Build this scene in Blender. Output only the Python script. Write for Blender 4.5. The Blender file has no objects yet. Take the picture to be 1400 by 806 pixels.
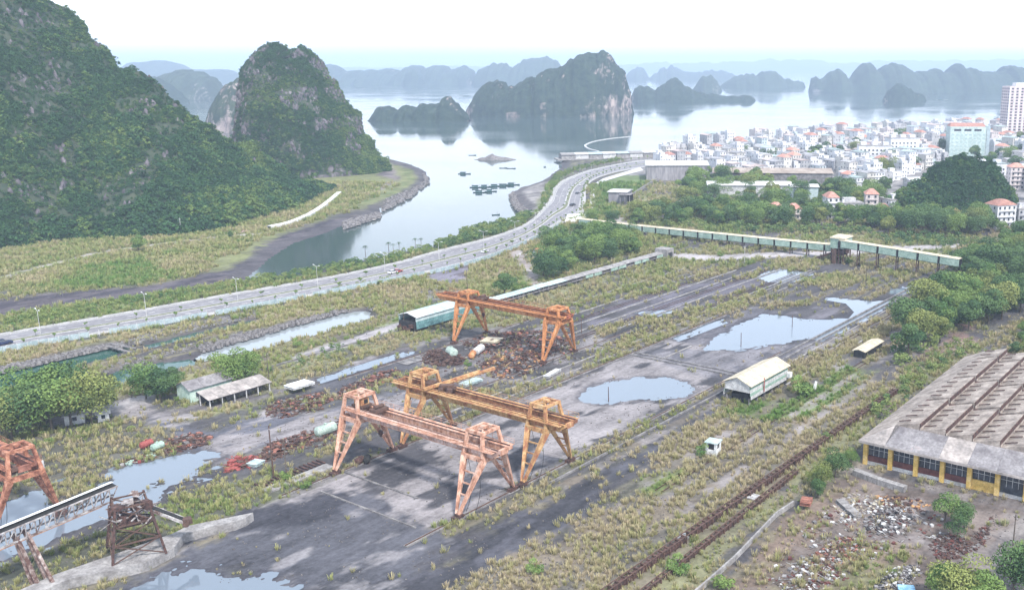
import bpy, math, random, time
import numpy as np
T0 = time.time()
S = bpy.context.scene
COL = S.collection
rnd = random.Random(7)
R = math.radians

# ------------------------------------------------------------------ camera
CAMH = 90.0
FPX, CXP, CYP, HZ = 1317.0, 900.0, 403.0, 90.0       # measured on the 1400 px wide photograph
PITCH = math.atan((CYP - HZ) / FPX)
cd = bpy.data.cameras.new('camera')
cam = bpy.data.objects.new('camera', cd)
COL.objects.link(cam)
cam.location = (0, 0, CAMH)
cam.rotation_euler = (math.pi / 2 - PITCH, 0, 0)
cd.sensor_width = 36.0
cd.lens = FPX / 1400 * 36
cd.shift_x = (700 - CXP) / 1400
cd.clip_end = 80000
cd.clip_start = 1.0
S.camera = cam

# ------------------------------------------------------------------ world, sun, exposure
SUN_EL, SUN_AZ = R(52), R(150)                        # azimuth clockwise from +Y
W = bpy.data.worlds.new('World'); S.world = W; W.use_nodes = True
nt = W.node_tree; nt.nodes.clear()
out = nt.nodes.new('ShaderNodeOutputWorld')
sky = nt.nodes.new('ShaderNodeTexSky'); sky.sky_type = 'NISHITA'; sky.sun_disc = False
sky.sun_elevation = SUN_EL; sky.sun_rotation = SUN_AZ; sky.dust_density = 3.0
bg1 = nt.nodes.new('ShaderNodeBackground'); bg1.inputs[1].default_value = 0.10
nt.links.new(sky.outputs[0], bg1.inputs[0])
tc = nt.nodes.new('ShaderNodeTexCoord')
sep = nt.nodes.new('ShaderNodeSeparateXYZ'); nt.links.new(tc.outputs['Generated'], sep.inputs[0])
ramp = nt.nodes.new('ShaderNodeValToRGB'); nt.links.new(sep.outputs['Z'], ramp.inputs[0])
e = ramp.color_ramp.elements
e[0].position = 0.0; e[0].color = (2.0, 2.02, 2.05, 1)
e[1].position = 1.0; e[1].color = (0.74, 0.80, 0.90, 1)
for pos, c in ((0.10, (1.8, 1.88, 2.0, 1)), (0.25, (1.18, 1.36, 1.62, 1)), (0.5, (.86, .97, 1.14, 1))):
    x = e.new(pos); x.color = c
nz = nt.nodes.new('ShaderNodeTexNoise'); nz.inputs['Scale'].default_value = 2.2; nz.inputs['Detail'].default_value = 5
mp = nt.nodes.new('ShaderNodeMapping'); mp.inputs['Scale'].default_value = (1, 1, 3.5)
nt.links.new(tc.outputs['Generated'], mp.inputs[0]); nt.links.new(mp.outputs[0], nz.inputs['Vector'])
mr = nt.nodes.new('ShaderNodeMapRange'); mr.inputs['From Min'].default_value = 0.3; mr.inputs['From Max'].default_value = 0.7
mr.inputs['To Min'].default_value = 0.9; mr.inputs['To Max'].default_value = 1.1
nt.links.new(nz.outputs['Fac'], mr.inputs[0])
bg2 = nt.nodes.new('ShaderNodeBackground')
nt.links.new(ramp.outputs[0], bg2.inputs[0]); nt.links.new(mr.outputs[0], bg2.inputs[1])
mx = nt.nodes.new('ShaderNodeMixShader'); mx.inputs[0].default_value = 0.86
nt.links.new(bg1.outputs[0], mx.inputs[1]); nt.links.new(bg2.outputs[0], mx.inputs[2])
nt.links.new(mx.outputs[0], out.inputs[0])
ld = bpy.data.lights.new('sun', 'SUN'); ld.energy = 3.9; ld.angle = R(6); ld.color = (1, 0.95, 0.88)
sun = bpy.data.objects.new('sun', ld); COL.objects.link(sun)
sun.location = (0, -100, 400)
sun.rotation_euler = (math.pi / 2 - SUN_EL, 0, math.pi - SUN_AZ)
S.view_settings.view_transform = 'Standard'; S.view_settings.look = 'None'
S.view_settings.exposure = 0.52; S.view_settings.gamma = 1.0
cy = S.cycles
cy.use_denoising = True; cy.max_bounces = 5; cy.diffuse_bounces = 2; cy.glossy_bounces = 2
cy.transmission_bounces = 2; cy.volume_bounces = 1; cy.transparent_max_bounces = 4
cy.caustics_reflective = False; cy.caustics_refractive = False
HAZE = 0.00015

# ------------------------------------------------------------------ projection: photograph pixel -> place
CP, SP = math.cos(PITCH), math.sin(PITCH)
def P(u, v, z=0.0):
    x = (u - CXP) / FPX; y = -(v - CYP) / FPX
    dy = CP + y * SP; dz = -SP + y * CP
    t = (z - CAMH) / dz
    return (x * t, dy * t)
def PD(u, v, d):
    """point seen at pixel u,v at ground distance d (world y)"""
    x = (u - CXP) / FPX; y = -(v - CYP) / FPX
    dy = CP + y * SP; dz = -SP + y * CP
    t = d / dy
    return (x * t, d, CAMH + dz * t)
def proj(x, y, z):
    z = z - CAMH; dep = y * CP - z * SP; up = y * SP + z * CP
    return CXP + FPX * x / dep, CYP - FPX * up / dep
ANG = R(55.6)                                        # direction of the yard's rails
RX, RY = math.cos(ANG), math.sin(ANG)
def Y(s, t):                                         # yard frame: s along the rails, t across them
    return (s * RX + t * RY, s * RY - t * RX)
def ST(u, v, z=0.0):
    x, y = P(u, v, z)
    return (x * RX + y * RY, x * RY - y * RX)
SEA = -2.0

# ------------------------------------------------------------------ numpy noise
def _h(ix, iy, iz, seed):
    n = (ix * 374761393 + iy * 668265263 + iz * 2147483647 + seed * 1274126177) & 0xffffffff
    n = ((n ^ (n >> 13)) * 1274126177) & 0xffffffff
    return ((n ^ (n >> 16)) & 0xffff) / 65535.0
def vnoise(x, y, z=None, seed=0):
    if z is None: z = np.zeros_like(x)
    ix = np.floor(x).astype(np.int64); iy = np.floor(y).astype(np.int64); iz = np.floor(z).astype(np.int64)
    fx = x - ix; fy = y - iy; fz = z - iz
    fx = fx * fx * (3 - 2 * fx); fy = fy * fy * (3 - 2 * fy); fz = fz * fz * (3 - 2 * fz)
    def c(a, b, d): return _h(ix + a, iy + b, iz + d, seed)
    def l(a, b, f): return a + (b - a) * f
    x0 = l(l(c(0,0,0), c(1,0,0), fx), l(c(0,1,0), c(1,1,0), fx), fy)
    if not fz.any(): return x0
    return l(x0, l(l(c(0,0,1), c(1,0,1), fx), l(c(0,1,1), c(1,1,1), fx), fy), fz)
def fbm(x, y, z=None, o=4, seed=0):
    a = 0; amp = .5; tot = 0
    x = np.asarray(x, float); y = np.asarray(y, float)
    for i in range(o):
        a = a + amp * vnoise(x, y, z, seed + i); tot += amp
        x = x * 2.03 + 11.3; y = y * 2.03 + 5.7; amp *= .5
        if z is not None: z = z * 2.03 + 3.1
    return a / tot
def sst(a, b, x):
    t = np.clip((x - a) / (b - a), 0, 1); return t * t * (3 - 2 * t)
def sdf(poly, X, Yy, lim=60.0):
    """signed distance, positive inside; only exact within lim of the polygon"""
    p = np.array(poly, float); res = np.full(X.shape, -lim)
    m = (X > p[:,0].min() - lim) & (X < p[:,0].max() + lim) & (Yy > p[:,1].min() - lim) & (Yy < p[:,1].max() + lim)
    x = X[m]; y = Yy[m]
    if len(x) == 0: return res
    d = np.full(x.shape, 1e18); ins = np.zeros(x.shape, bool)
    n = len(p)
    for i in range(n):
        ax, ay = p[i]; bx, by = p[(i + 1) % n]
        ex, ey = bx - ax, by - ay
        t = np.clip(((x - ax) * ex + (y - ay) * ey) / (ex * ex + ey * ey + 1e-9), 0, 1)
        d = np.minimum(d, (x - ax - t * ex) ** 2 + (y - ay - t * ey) ** 2)
        c = ((ay > y) != (by > y)) & (x < ex * (y - ay) / (ey if abs(ey) > 1e-9 else 1e-9) + ax)
        ins ^= c
    r = np.sqrt(d); r[~ins] *= -1
    res[m] = r
    return res
def pl(pts, z=0.0): return [P(u, v, z) for u, v in pts]
def yl(pts): return [Y(s, t) for s, t in pts]

# ------------------------------------------------------------------ materials
MATS = {}
def nodes(name, rough=0.8, spec=0.3):
    m = bpy.data.materials.new(name); m.use_nodes = True
    n = m.node_tree.nodes; b = n['Principled BSDF']
    b.inputs['Roughness'].default_value = rough
    b.inputs['Specular IOR Level'].default_value = spec
    MATS[name] = m
    return m, m.node_tree, b
def c4(c): return (c[0], c[1], c[2], 1)
def weathered(name, a, b, scale=0.6, lo=0.4, hi=0.62, rough=0.8, bump=0.15, c=None, metal=0.0, stretch=(1,1,1), spec=0.3, var=0.0):
    """two (three) real colours mixed by noise; every copy is shifted by its own random number"""
    m, t, bs = nodes(name, rough, spec)
    n = t.nodes; L = t.links.new
    tc = n.new('ShaderNodeTexCoord'); oi = n.new('ShaderNodeObjectInfo')
    ad = n.new('ShaderNodeVectorMath'); ad.operation = 'MULTIPLY_ADD'
    cb = n.new('ShaderNodeCombineXYZ')
    ml = n.new('ShaderNodeMath'); ml.operation = 'MULTIPLY'; ml.inputs[1].default_value = 37.0
    L(oi.outputs['Random'], ml.inputs[0])
    for i in range(3): L(ml.outputs[0], cb.inputs[i])
    L(tc.outputs['Object'], ad.inputs[0]); ad.inputs[1].default_value = stretch; L(cb.outputs[0], ad.inputs[2])
    nz = n.new('ShaderNodeTexNoise'); nz.inputs['Scale'].default_value = scale; nz.inputs['Detail'].default_value = 7
    nz.inputs['Roughness'].default_value = 0.62
    L(ad.outputs[0], nz.inputs['Vector'])
    rp = n.new('ShaderNodeValToRGB'); el = rp.color_ramp.elements
    el[0].position = lo; el[0].color = c4(a); el[1].position = hi; el[1].color = c4(b)
    if c: q = el.new(min(hi + 0.1, .99)); q.color = c4(c)
    L(nz.outputs['Fac'], rp.inputs[0])
    n2 = n.new('ShaderNodeTexNoise'); n2.inputs['Scale'].default_value = scale * 6; n2.inputs['Detail'].default_value = 4
    L(ad.outputs[0], n2.inputs['Vector'])
    mr = n.new('ShaderNodeMapRange'); mr.inputs['To Min'].default_value = 0.72; mr.inputs['To Max'].default_value = 1.28
    mr.inputs['From Min'].default_value = 0.25; mr.inputs['From Max'].default_value = 0.75
    L(n2.outputs['Fac'], mr.inputs[0])
    mm = n.new('ShaderNodeVectorMath'); mm.operation = 'SCALE'
    L(rp.outputs[0], mm.inputs[0]); L(mr.outputs[0], mm.inputs['Scale'])
    last = mm.outputs[0]
    if var:
        hs = n.new('ShaderNodeHueSaturation'); vr = n.new('ShaderNodeMapRange')
        vr.inputs['To Min'].default_value = 1 - var; vr.inputs['To Max'].default_value = 1 + var
        L(oi.outputs['Random'], vr.inputs[0]); L(vr.outputs[0], hs.inputs['Value']); L(last, hs.inputs['Color'])
        last = hs.outputs[0]
    L(last, bs.inputs['Base Color'])
    bs.inputs['Metallic'].default_value = metal
    if bump:
        bp = n.new('ShaderNodeBump'); bp.inputs['Strength'].default_value = bump; bp.inputs['Distance'].default_value = 0.2
        L(n2.outputs['Fac'], bp.inputs['Height']); L(bp.outputs[0], bs.inputs['Normal'])
    return m
def foliage(name, dark, mid, light, inst=True, scale=0.25, var=0.34):
    m, t, bs = nodes(name, 0.75, 0.2); n = t.nodes; L = t.links.new
    geo = n.new('ShaderNodeNewGeometry')
    nz = n.new('ShaderNodeTexNoise'); nz.inputs['Scale'].default_value = scale; nz.inputs['Detail'].default_value = 3
    L(geo.outputs['Position'], nz.inputs['Vector'])
    at = n.new('ShaderNodeAttribute'); at.attribute_name = 'tone'; at.attribute_type = 'INSTANCER' if inst else 'GEOMETRY'
    oi = n.new('ShaderNodeObjectInfo')
    a1 = n.new('ShaderNodeMath'); a1.operation = 'MULTIPLY_ADD'; a1.inputs[1].default_value = 0.45
    L(nz.outputs['Fac'], a1.inputs[0]); L(at.outputs['Fac'], a1.inputs[2])
    a2 = n.new('ShaderNodeMath'); a2.operation = 'MULTIPLY_ADD'; a2.inputs[1].default_value = var
    L(oi.outputs['Random'], a2.inputs[0]); L(a1.outputs[0], a2.inputs[2])
    rp = n.new('ShaderNodeValToRGB'); el = rp.color_ramp.elements
    el[0].position = 0.15; el[0].color = c4(dark); el[1].position = 1.25 / 1.3; el[1].color = c4(light)
    q = el.new(0.55); q.color = c4(mid)
    L(a2.outputs[0], rp.inputs[0]); L(rp.outputs[0], bs.inputs['Base Color'])
    return m

M_RUST = weathered('rusty_steel', (.065,.042,.036), (.125,.072,.055), 0.9, .35, .62, c=(.22,.155,.125))
M_RUST_DARK = weathered('dark_rust', (.04,.026,.024), (.10,.052,.045), 1.2, .38, .6, c=(.17,.11,.095))
M_PINK = weathered('faded_pink_paint', (.24,.11,.07), (.50,.28,.20), 0.7, .34, .50, c=(.56,.38,.30), stretch=(1,1,.5))
M_YEL = weathered('faded_yellow_paint', (.27,.11,.06), (.46,.28,.13), 0.7, .38, .55, c=(.52,.36,.2), stretch=(1,1,.5))
M_ORA = weathered('faded_orange_paint', (.27,.11,.05), (.50,.22,.09), 0.7, .34, .55, c=(.53,.30,.16), stretch=(1,1,.5))
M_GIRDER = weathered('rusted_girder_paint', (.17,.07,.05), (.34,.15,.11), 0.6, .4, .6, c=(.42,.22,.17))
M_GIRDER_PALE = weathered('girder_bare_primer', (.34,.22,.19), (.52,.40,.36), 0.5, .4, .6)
M_CONC = weathered('weathered_concrete', (.20,.19,.19), (.33,.32,.32), 0.4, c=(.4,.39,.38))
M_CONC_D = weathered('stained_concrete', (.12,.115,.12), (.24,.23,.23), 0.5, c=(.32,.31,.31))
M_GREENP = weathered('pale_green_sheet', (.23,.33,.28), (.35,.46,.40), 0.35, c=(.46,.54,.49))
M_TEAL = weathered('teal_sheet', (.09,.19,.20), (.16,.30,.31), 0.5, c=(.30,.38,.38))
M_TEAL_PALE = weathered('pale_blue_sheet', (.33,.42,.43), (.46,.55,.56), 0.5)
M_CREAM = weathered('cream_sheet', (.42,.37,.28), (.58,.52,.40), 0.4, c=(.62,.58,.50))
M_WHITE = weathered('white_paint', (.60,.61,.62), (.78,.79,.79), 0.5)
M_WHITE_D = weathered('dirty_white', (.38,.38,.39), (.60,.60,.60), 0.8, c=(.7,.7,.7))
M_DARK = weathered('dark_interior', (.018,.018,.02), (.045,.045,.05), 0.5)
M_YWALL = weathered('yellow_wall_paint', (.42,.27,.07), (.62,.42,.12), 0.5, .3, .5, c=(.66,.48,.2))
M_FIBRE = weathered('fibre_cement_roof', (.20,.185,.18), (.36,.325,.31), 0.25, .35, .58, c=(.46,.42,.40), stretch=(1,1,1))
M_FIBRE_L = weathered('pale_roof_sheet', (.16,.135,.12), (.32,.275,.245), 0.35, .34, .56, c=(.43,.38,.34), bump=.3)
M_FASCIA = weathered('grey_roof_sheet', (.15,.14,.15), (.26,.25,.26), 0.3, .38, .6, c=(.33,.28,.28))
M_MAROON = weathered('maroon_panel', (.09,.03,.028), (.16,.06,.05), 0.8)
M_GLASS = weathered('dark_glass', (.03,.035,.045), (.07,.08,.10), 0.8, rough=.15, bump=0, spec=.6)
M_BARK = weathered('bark', (.07,.055,.045), (.15,.125,.10), 2.0)
M_TILE = weathered('red_roof_tile', (.38,.12,.08), (.55,.22,.15), 0.5, var=.15)
M_ROAD = weathered('asphalt_road', (.185,.18,.195), (.235,.23,.25), 0.09, bump=.05)
M_KERB = weathered('pale_kerb', (.30,.30,.30), (.43,.42,.42), 0.3, bump=.05)
M_LINE = weathered('road_marking_paint', (.62,.62,.62), (.75,.75,.75), 1, bump=0)
M_BLUEF = weathered('pale_blue_fence', (.30,.38,.41), (.42,.50,.53), 0.4, c=(.50,.55,.57))
M_STONE = weathered('stone_bank', (.10,.095,.10), (.24,.225,.225), 0.9, c=(.33,.31,.30), bump=.5)
M_RUBBER = weathered('black_rubber', (.015,.015,.015), (.03,.03,.03), 2)
M_BLUEP = weathered('bright_blue_sheet', (.16,.34,.50), (.30,.50,.66), 0.8)
M_REDP = weathered('red_paint', (.20,.05,.045), (.36,.10,.09), 1.1)
M_HULL = weathered('dark_green_hull', (.025,.055,.06), (.05,.10,.10), 1.0)
M_POOLGREEN = weathered('faded_tank_green', (.26,.34,.30), (.42,.50,.46), 0.9, c=(.2,.15,.12))

LEAF_T = foliage('tree_leaves', (.028,.068,.024), (.060,.130,.038), (.155,.23,.065), inst=False, scale=.12)
LEAF_T2 = foliage('olive_tree_leaves', (.045,.07,.024), (.095,.135,.04), (.21,.24,.075), inst=False, scale=.12)
LEAF_T3 = foliage('dark_tree_leaves', (.018,.045,.022), (.038,.088,.034), (.09,.155,.055), inst=False, scale=.12)
LEAF_B = foliage('hill_leaves', (.018,.050,.024), (.038,.098,.034), (.12,.18,.05), scale=.02)
LEAF_G = foliage('grass_blades', (.41,.33,.23), (.285,.29,.12), (.115,.21,.05), scale=.08, var=.16)
LEAF_H = foliage('scrub_leaves', (.04,.085,.04), (.08,.15,.055), (.20,.25,.08), scale=.05)

def water(name, col, rough, bump, bscale, ior=1.33):
    m, t, bs = nodes(name, rough, 0.5); n = t.nodes; L = t.links.new
    bs.inputs['Base Color'].default_value = c4(col); bs.inputs['IOR'].default_value = ior
    geo = n.new('ShaderNodeNewGeometry')
    nz = n.new('ShaderNodeTexNoise'); nz.inputs['Scale'].default_value = bscale; nz.inputs['Detail'].default_value = 2
    L(geo.outputs['Position'], nz.inputs['Vector'])
    bp = n.new('ShaderNodeBump'); bp.inputs['Strength'].default_value = bump; bp.inputs['Distance'].default_value = .1
    L(nz.outputs['Fac'], bp.inputs['Height']); L(bp.outputs[0], bs.inputs['Normal'])
    # slow patches of ruffled and calm water
    n2 = n.new('ShaderNodeTexNoise'); n2.inputs['Scale'].default_value = 0.006; n2.inputs['Detail'].default_value = 3
    L(geo.outputs['Position'], n2.inputs['Vector'])
    r2 = n.new('ShaderNodeMapRange'); r2.inputs['From Min'].default_value = .35; r2.inputs['From Max'].default_value = .65
    r2.inputs['To Min'].default_value = rough * .6; r2.inputs['To Max'].default_value = rough * 2
    L(n2.outputs['Fac'], r2.inputs[0]); L(r2.outputs[0], bs.inputs['Roughness'])
    return m
M_SEA = water('sea_water', (.045,.07,.07), .06, .05, .15)
M_POND = water('pond_water', (.15,.185,.23), .03, .015, .8, 1.65)
M_CHAN = water('channel_water', (.25,.28,.30), .05, .02, .8, 1.45)
M_CHANG = water('green_channel_water', (.035,.09,.075), .05, .02, .8)

def rock_mat(name, veg1, veg2, rock1, rock2, scale, amt):
    m, t, bs = nodes(name, .9, .15); n = t.nodes; L = t.links.new
    geo = n.new('ShaderNodeNewGeometry')
    def N(sc, det=6, zs=1.0):
        mp = n.new('ShaderNodeMapping'); mp.inputs['Scale'].default_value = (sc, sc, sc * zs)
        L(geo.outputs['Position'], mp.inputs[0])
        q = n.new('ShaderNodeTexNoise'); q.inputs['Scale'].default_value = 1; q.inputs['Detail'].default_value = det
        q.inputs['Roughness'].default_value = .65
        L(mp.outputs[0], q.inputs['Vector']); return q
    a = N(scale * 4); r1 = n.new('ShaderNodeValToRGB'); r1.color_ramp.elements[0].position = .35; r1.color_ramp.elements[0].color = c4(veg1)
    r1.color_ramp.elements[1].position = .65; r1.color_ramp.elements[1].color = c4(veg2); L(a.outputs['Fac'], r1.inputs[0])
    b = N(scale * 5, 7, .35); r2 = n.new('ShaderNodeValToRGB'); r2.color_ramp.elements[0].position = .4; r2.color_ramp.elements[0].color = c4(rock1)
    r2.color_ramp.elements[1].position = .62; r2.color_ramp.elements[1].color = c4(rock2); L(b.outputs['Fac'], r2.inputs[0])
    c = N(scale, 6, .8)
    sp = n.new('ShaderNodeSeparateXYZ'); L(geo.outputs['True Normal'], sp.inputs[0])
    md = n.new('ShaderNodeMath'); md.operation = 'MULTIPLY_ADD'; md.inputs[1].default_value = -.35; L(sp.outputs['Z'], md.inputs[0]); L(c.outputs['Fac'], md.inputs[2])
    ms = n.new('ShaderNodeMapRange'); ms.inputs['From Min'].default_value = .42 - amt; ms.inputs['From Max'].default_value = .50 - amt
    L(md.outputs[0], ms.inputs[0])
    mx = n.new('ShaderNodeMix'); mx.data_type = 'RGBA'
    L(ms.outputs[0], mx.inputs[0]); L(r1.outputs[0], mx.inputs[6]); L(r2.outputs[0], mx.inputs[7])
    L(mx.outputs[2], bs.inputs['Base Color'])
    bp = n.new('ShaderNodeBump'); bp.inputs['Strength'].default_value = .6; bp.inputs['Distance'].default_value = .25 / scale / 5
    L(a.outputs['Fac'], bp.inputs['Height']); L(bp.outputs[0], bs.inputs['Normal'])
    return m
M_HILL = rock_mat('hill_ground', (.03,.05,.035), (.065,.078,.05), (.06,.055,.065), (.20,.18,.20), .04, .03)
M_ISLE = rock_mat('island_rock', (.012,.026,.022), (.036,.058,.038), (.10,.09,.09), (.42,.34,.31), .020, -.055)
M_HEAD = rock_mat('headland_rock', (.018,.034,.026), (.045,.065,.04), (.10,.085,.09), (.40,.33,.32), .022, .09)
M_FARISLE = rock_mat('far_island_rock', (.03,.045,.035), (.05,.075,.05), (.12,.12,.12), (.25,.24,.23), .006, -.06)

# ------------------------------------------------------------------ mesh helpers
class MB:
    def __init__(s): s.v = []; s.f = []; s.m = []
    def quad(s, pts, mi=0):
        b = len(s.v); s.v += [tuple(p) for p in pts]; s.f.append(tuple(range(b, b + len(pts)))); s.m.append(mi); return s
    def prism(s, bot, top, mi=0, cap=True):
        n = len(bot); b = len(s.v); s.v += [tuple(p) for p in bot] + [tuple(p) for p in top]
        for i in range(n):
            j = (i + 1) % n; s.f.append((b + i, b + j, b + n + j, b + n + i)); s.m.append(mi)
        if cap:
            s.f.append(tuple(b + n + i for i in range(n))); s.m.append(mi)
            s.f.append(tuple(b + n - 1 - i for i in range(n))); s.m.append(mi)
        return s
    def box(s, x, y, z, sx, sy, sz, rz=0, mi=0):
        """centre x,y; bottom z"""
        c, q = math.cos(rz), math.sin(rz)
        P4 = [(x + c * a - q * b, y + q * a + c * b) for a, b in ((-sx/2,-sy/2),(sx/2,-sy/2),(sx/2,sy/2),(-sx/2,sy/2))]
        return s.prism([(a, b, z) for a, b in P4], [(a, b, z + sz) for a, b in P4], mi)
    def bar(s, p, q, w, h=None, w2=None, h2=None, mi=0):
        """straight beam from p to q with rectangular section, may taper"""
        h = h or w; w2 = w2 or w; h2 = h2 or h
        p = np.array(p, float); q = np.array(q, float); d = q - p; L = np.linalg.norm(d)
        if L < 1e-6: return s
        d /= L
        up = np.array((0, 0, 1.0)) if abs(d[2]) < .9 else np.array((0, 1.0, 0))
        a = np.cross(d, up); a /= np.linalg.norm(a); b = np.cross(a, d)
        bot = [p + a * w/2 * i + b * h/2 * j for i, j in ((-1,-1),(1,-1),(1,1),(-1,1))]
        top = [q + a * w2/2 * i + b * h2/2 * j for i, j in ((-1,-1),(1,-1),(1,1),(-1,1))]
        return s.prism(bot, top, mi)
    def cyl(s, p, q, r, r2=None, n=8, mi=0):
        r2 = r if r2 is None else r2
        p = np.array(p, float); q = np.array(q, float); d = q - p; L = np.linalg.norm(d); d /= max(L, 1e-9)
        up = np.array((0, 0, 1.0)) if abs(d[2]) < .9 else np.array((1.0, 0, 0))
        a = np.cross(d, up); a /= np.linalg.norm(a); b = np.cross(a, d)
        A = [a * math.cos(2*math.pi*i/n) + b * math.sin(2*math.pi*i/n) for i in range(n)]
        return s.prism([p + k * r for k in A], [q + k * r2 for k in A], mi)
    def mesh(s, name, mats):
        me = bpy.data.meshes.new(name)
        me.from_pydata(s.v, [], s.f)
        for m in (mats if isinstance(mats, (list, tuple)) else [mats]): me.materials.append(m)
        if any(s.m): me.polygons.foreach_set('material_index', s.m)
        me.update(); return me
    def build(s, name, mats, parent=None, loc=None, rz=0, label=None, cat=None, group=None, kind=None):
        return link(name, s.mesh(name, mats), parent, loc, rz, label, cat, group, kind)
def tag(o, label=None, cat=None, group=None, kind=None):
    if label: o['label'] = label
    if cat: o['category'] = cat
    if group: o['group'] = group
    if kind: o['kind'] = kind
    return o
def link(name, me, parent=None, loc=None, rz=0, label=None, cat=None, group=None, kind=None, sc=None):
    o = bpy.data.objects.new(name, me); COL.objects.link(o)
    if parent: o.parent = parent
    if loc is not None: o.location = loc if len(loc) == 3 else (loc[0], loc[1], 0)
    if rz: o.rotation_euler = (0, 0, rz)
    if sc is not None: o.scale = sc
    return tag(o, label, cat, group, kind)
def empty(name, loc, rz=0, label=None, cat=None, group=None, sc=None):
    o = link(name, None, None, loc, rz, label, cat, group, sc=sc); o.empty_display_size = 1; return o
def grid_mesh(name, V, nu, nv, mats, smooth=True, wrap=False):
    me = bpy.data.meshes.new(name)
    idx = np.arange(nu * nv).reshape(nu, nv)
    a = idx[:-1, :-1].ravel(); b = idx[1:, :-1].ravel(); c = idx[1:, 1:].ravel(); d = idx[:-1, 1:].ravel()
    F = np.stack([a, b, c, d], 1)
    return raw_mesh(me, V, F, mats, smooth)
def raw_mesh(me, V, F, mats, smooth=True):
    nf, k = F.shape
    me.vertices.add(len(V)); me.vertices.foreach_set('co', np.asarray(V, np.float32).ravel())
    me.loops.add(nf * k); me.loops.foreach_set('vertex_index', F.astype(np.int32).ravel())
    me.polygons.add(nf); me.polygons.foreach_set('loop_start', np.arange(0, nf * k, k, dtype=np.int32))
    me.polygons.foreach_set('loop_total', np.full(nf, k, np.int32))
    me.polygons.foreach_set('use_smooth', np.full(nf, smooth, bool))
    me.update(calc_edges=True); me.validate()
    for m in (mats if isinstance(mats, (list, tuple)) else [mats]): me.materials.append(m)
    return me
ORD = ['first','second','third','fourth','fifth','sixth','seventh','eighth','ninth','tenth','eleventh','twelfth','thirteenth',
 'fourteenth','fifteenth','sixteenth','seventeenth','eighteenth','nineteenth','twentieth','twenty-first','twenty-second','twenty-third',
 'twenty-fourth','twenty-fifth','twenty-sixth','twenty-seventh','twenty-eighth','twenty-ninth','thirtieth','thirty-first','thirty-second',
 'thirty-third','thirty-fourth','thirty-fifth','thirty-sixth','thirty-seventh','thirty-eighth','thirty-ninth','fortieth'] + \
 ['forty-' + w for w in ('first','second','third','fourth','fifth','sixth','seventh','eighth','ninth')] + ['fiftieth'] + \
 ['fifty-' + w for w in ('first','second','third','fourth','fifth','sixth','seventh','eighth','ninth')] + ['sixtieth'] + \
 ['sixty-' + w for w in ('first','second','third','fourth','fifth','sixth','seventh','eighth','ninth')]
def catmull(pts, step):
    p = [np.array(q, float) for q in pts]; p = [2*p[0]-p[1]] + p + [2*p[-1]-p[-2]]; o = []
    for i in range(1, len(p) - 2):
        n = max(1, int(np.linalg.norm(p[i+1]-p[i]) / step))
        for k in range(n):
            t = k / n
            o.append(.5*((2*p[i])+(-p[i-1]+p[i+1])*t+(2*p[i-1]-5*p[i]+4*p[i+1]-p[i+2])*t*t+(-p[i-1]+3*p[i]-3*p[i+1]+p[i+2])*t**3))
    o.append(p[-2]); return o
def resample(pts, n):
    p = np.array(pts, float); d = np.r_[0, np.cumsum(np.linalg.norm(np.diff(p, axis=0), axis=1))]
    q = np.linspace(0, d[-1], n); return np.stack([np.interp(q, d, p[:, i]) for i in range(p.shape[1])], 1)
# ================================================================== THE GROUND
SEA_PX = [(340,380),(345,374),(370,352),(400,333),(440,320),(470,308),(515,296),(522,284),(560,266),(580,254),(587,245),(580,233),(560,224),(540,219),(518,213)]
SEA_PX2 = [(762,213),(770,218),(768,228),(758,236),(742,247),(712,257),(699,264),(703,274),(716,284),(712,292),(690,303),(655,316),(628,328),(590,337),(540,347),(480,360),(430,373),(380,379)]
sea_w = pl(SEA_PX, SEA) + [P(400,205,SEA), P(200,205,SEA), (-1500, 900), (-30000, 1200), (-30000, 50000), (30000, 50000), (30000, 2600)] + \
        pl([(1500,172),(1400,175),(1300,178),(1200,182),(1100,188),(1000,198),(930,205),(860,210),(800,212)], SEA) + pl(SEA_PX2, SEA)
COAL=(.078,.076,.084); COALD=(.035,.037,.047); GREY=(.28,.265,.275); SOIL=(.185,.16,.135); MUD=(.125,.112,.125)
MEAD=(.19,.205,.11); PATH=(.44,.42,.42); BROWN=(.20,.145,.13); LAWN=(.12,.165,.065); ASPH=(.105,.108,.128)
def band(s0, s1, t0, t1): return yl([(s0,t0),(s1,t0),(s1,t1),(s0,t1)])
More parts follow.
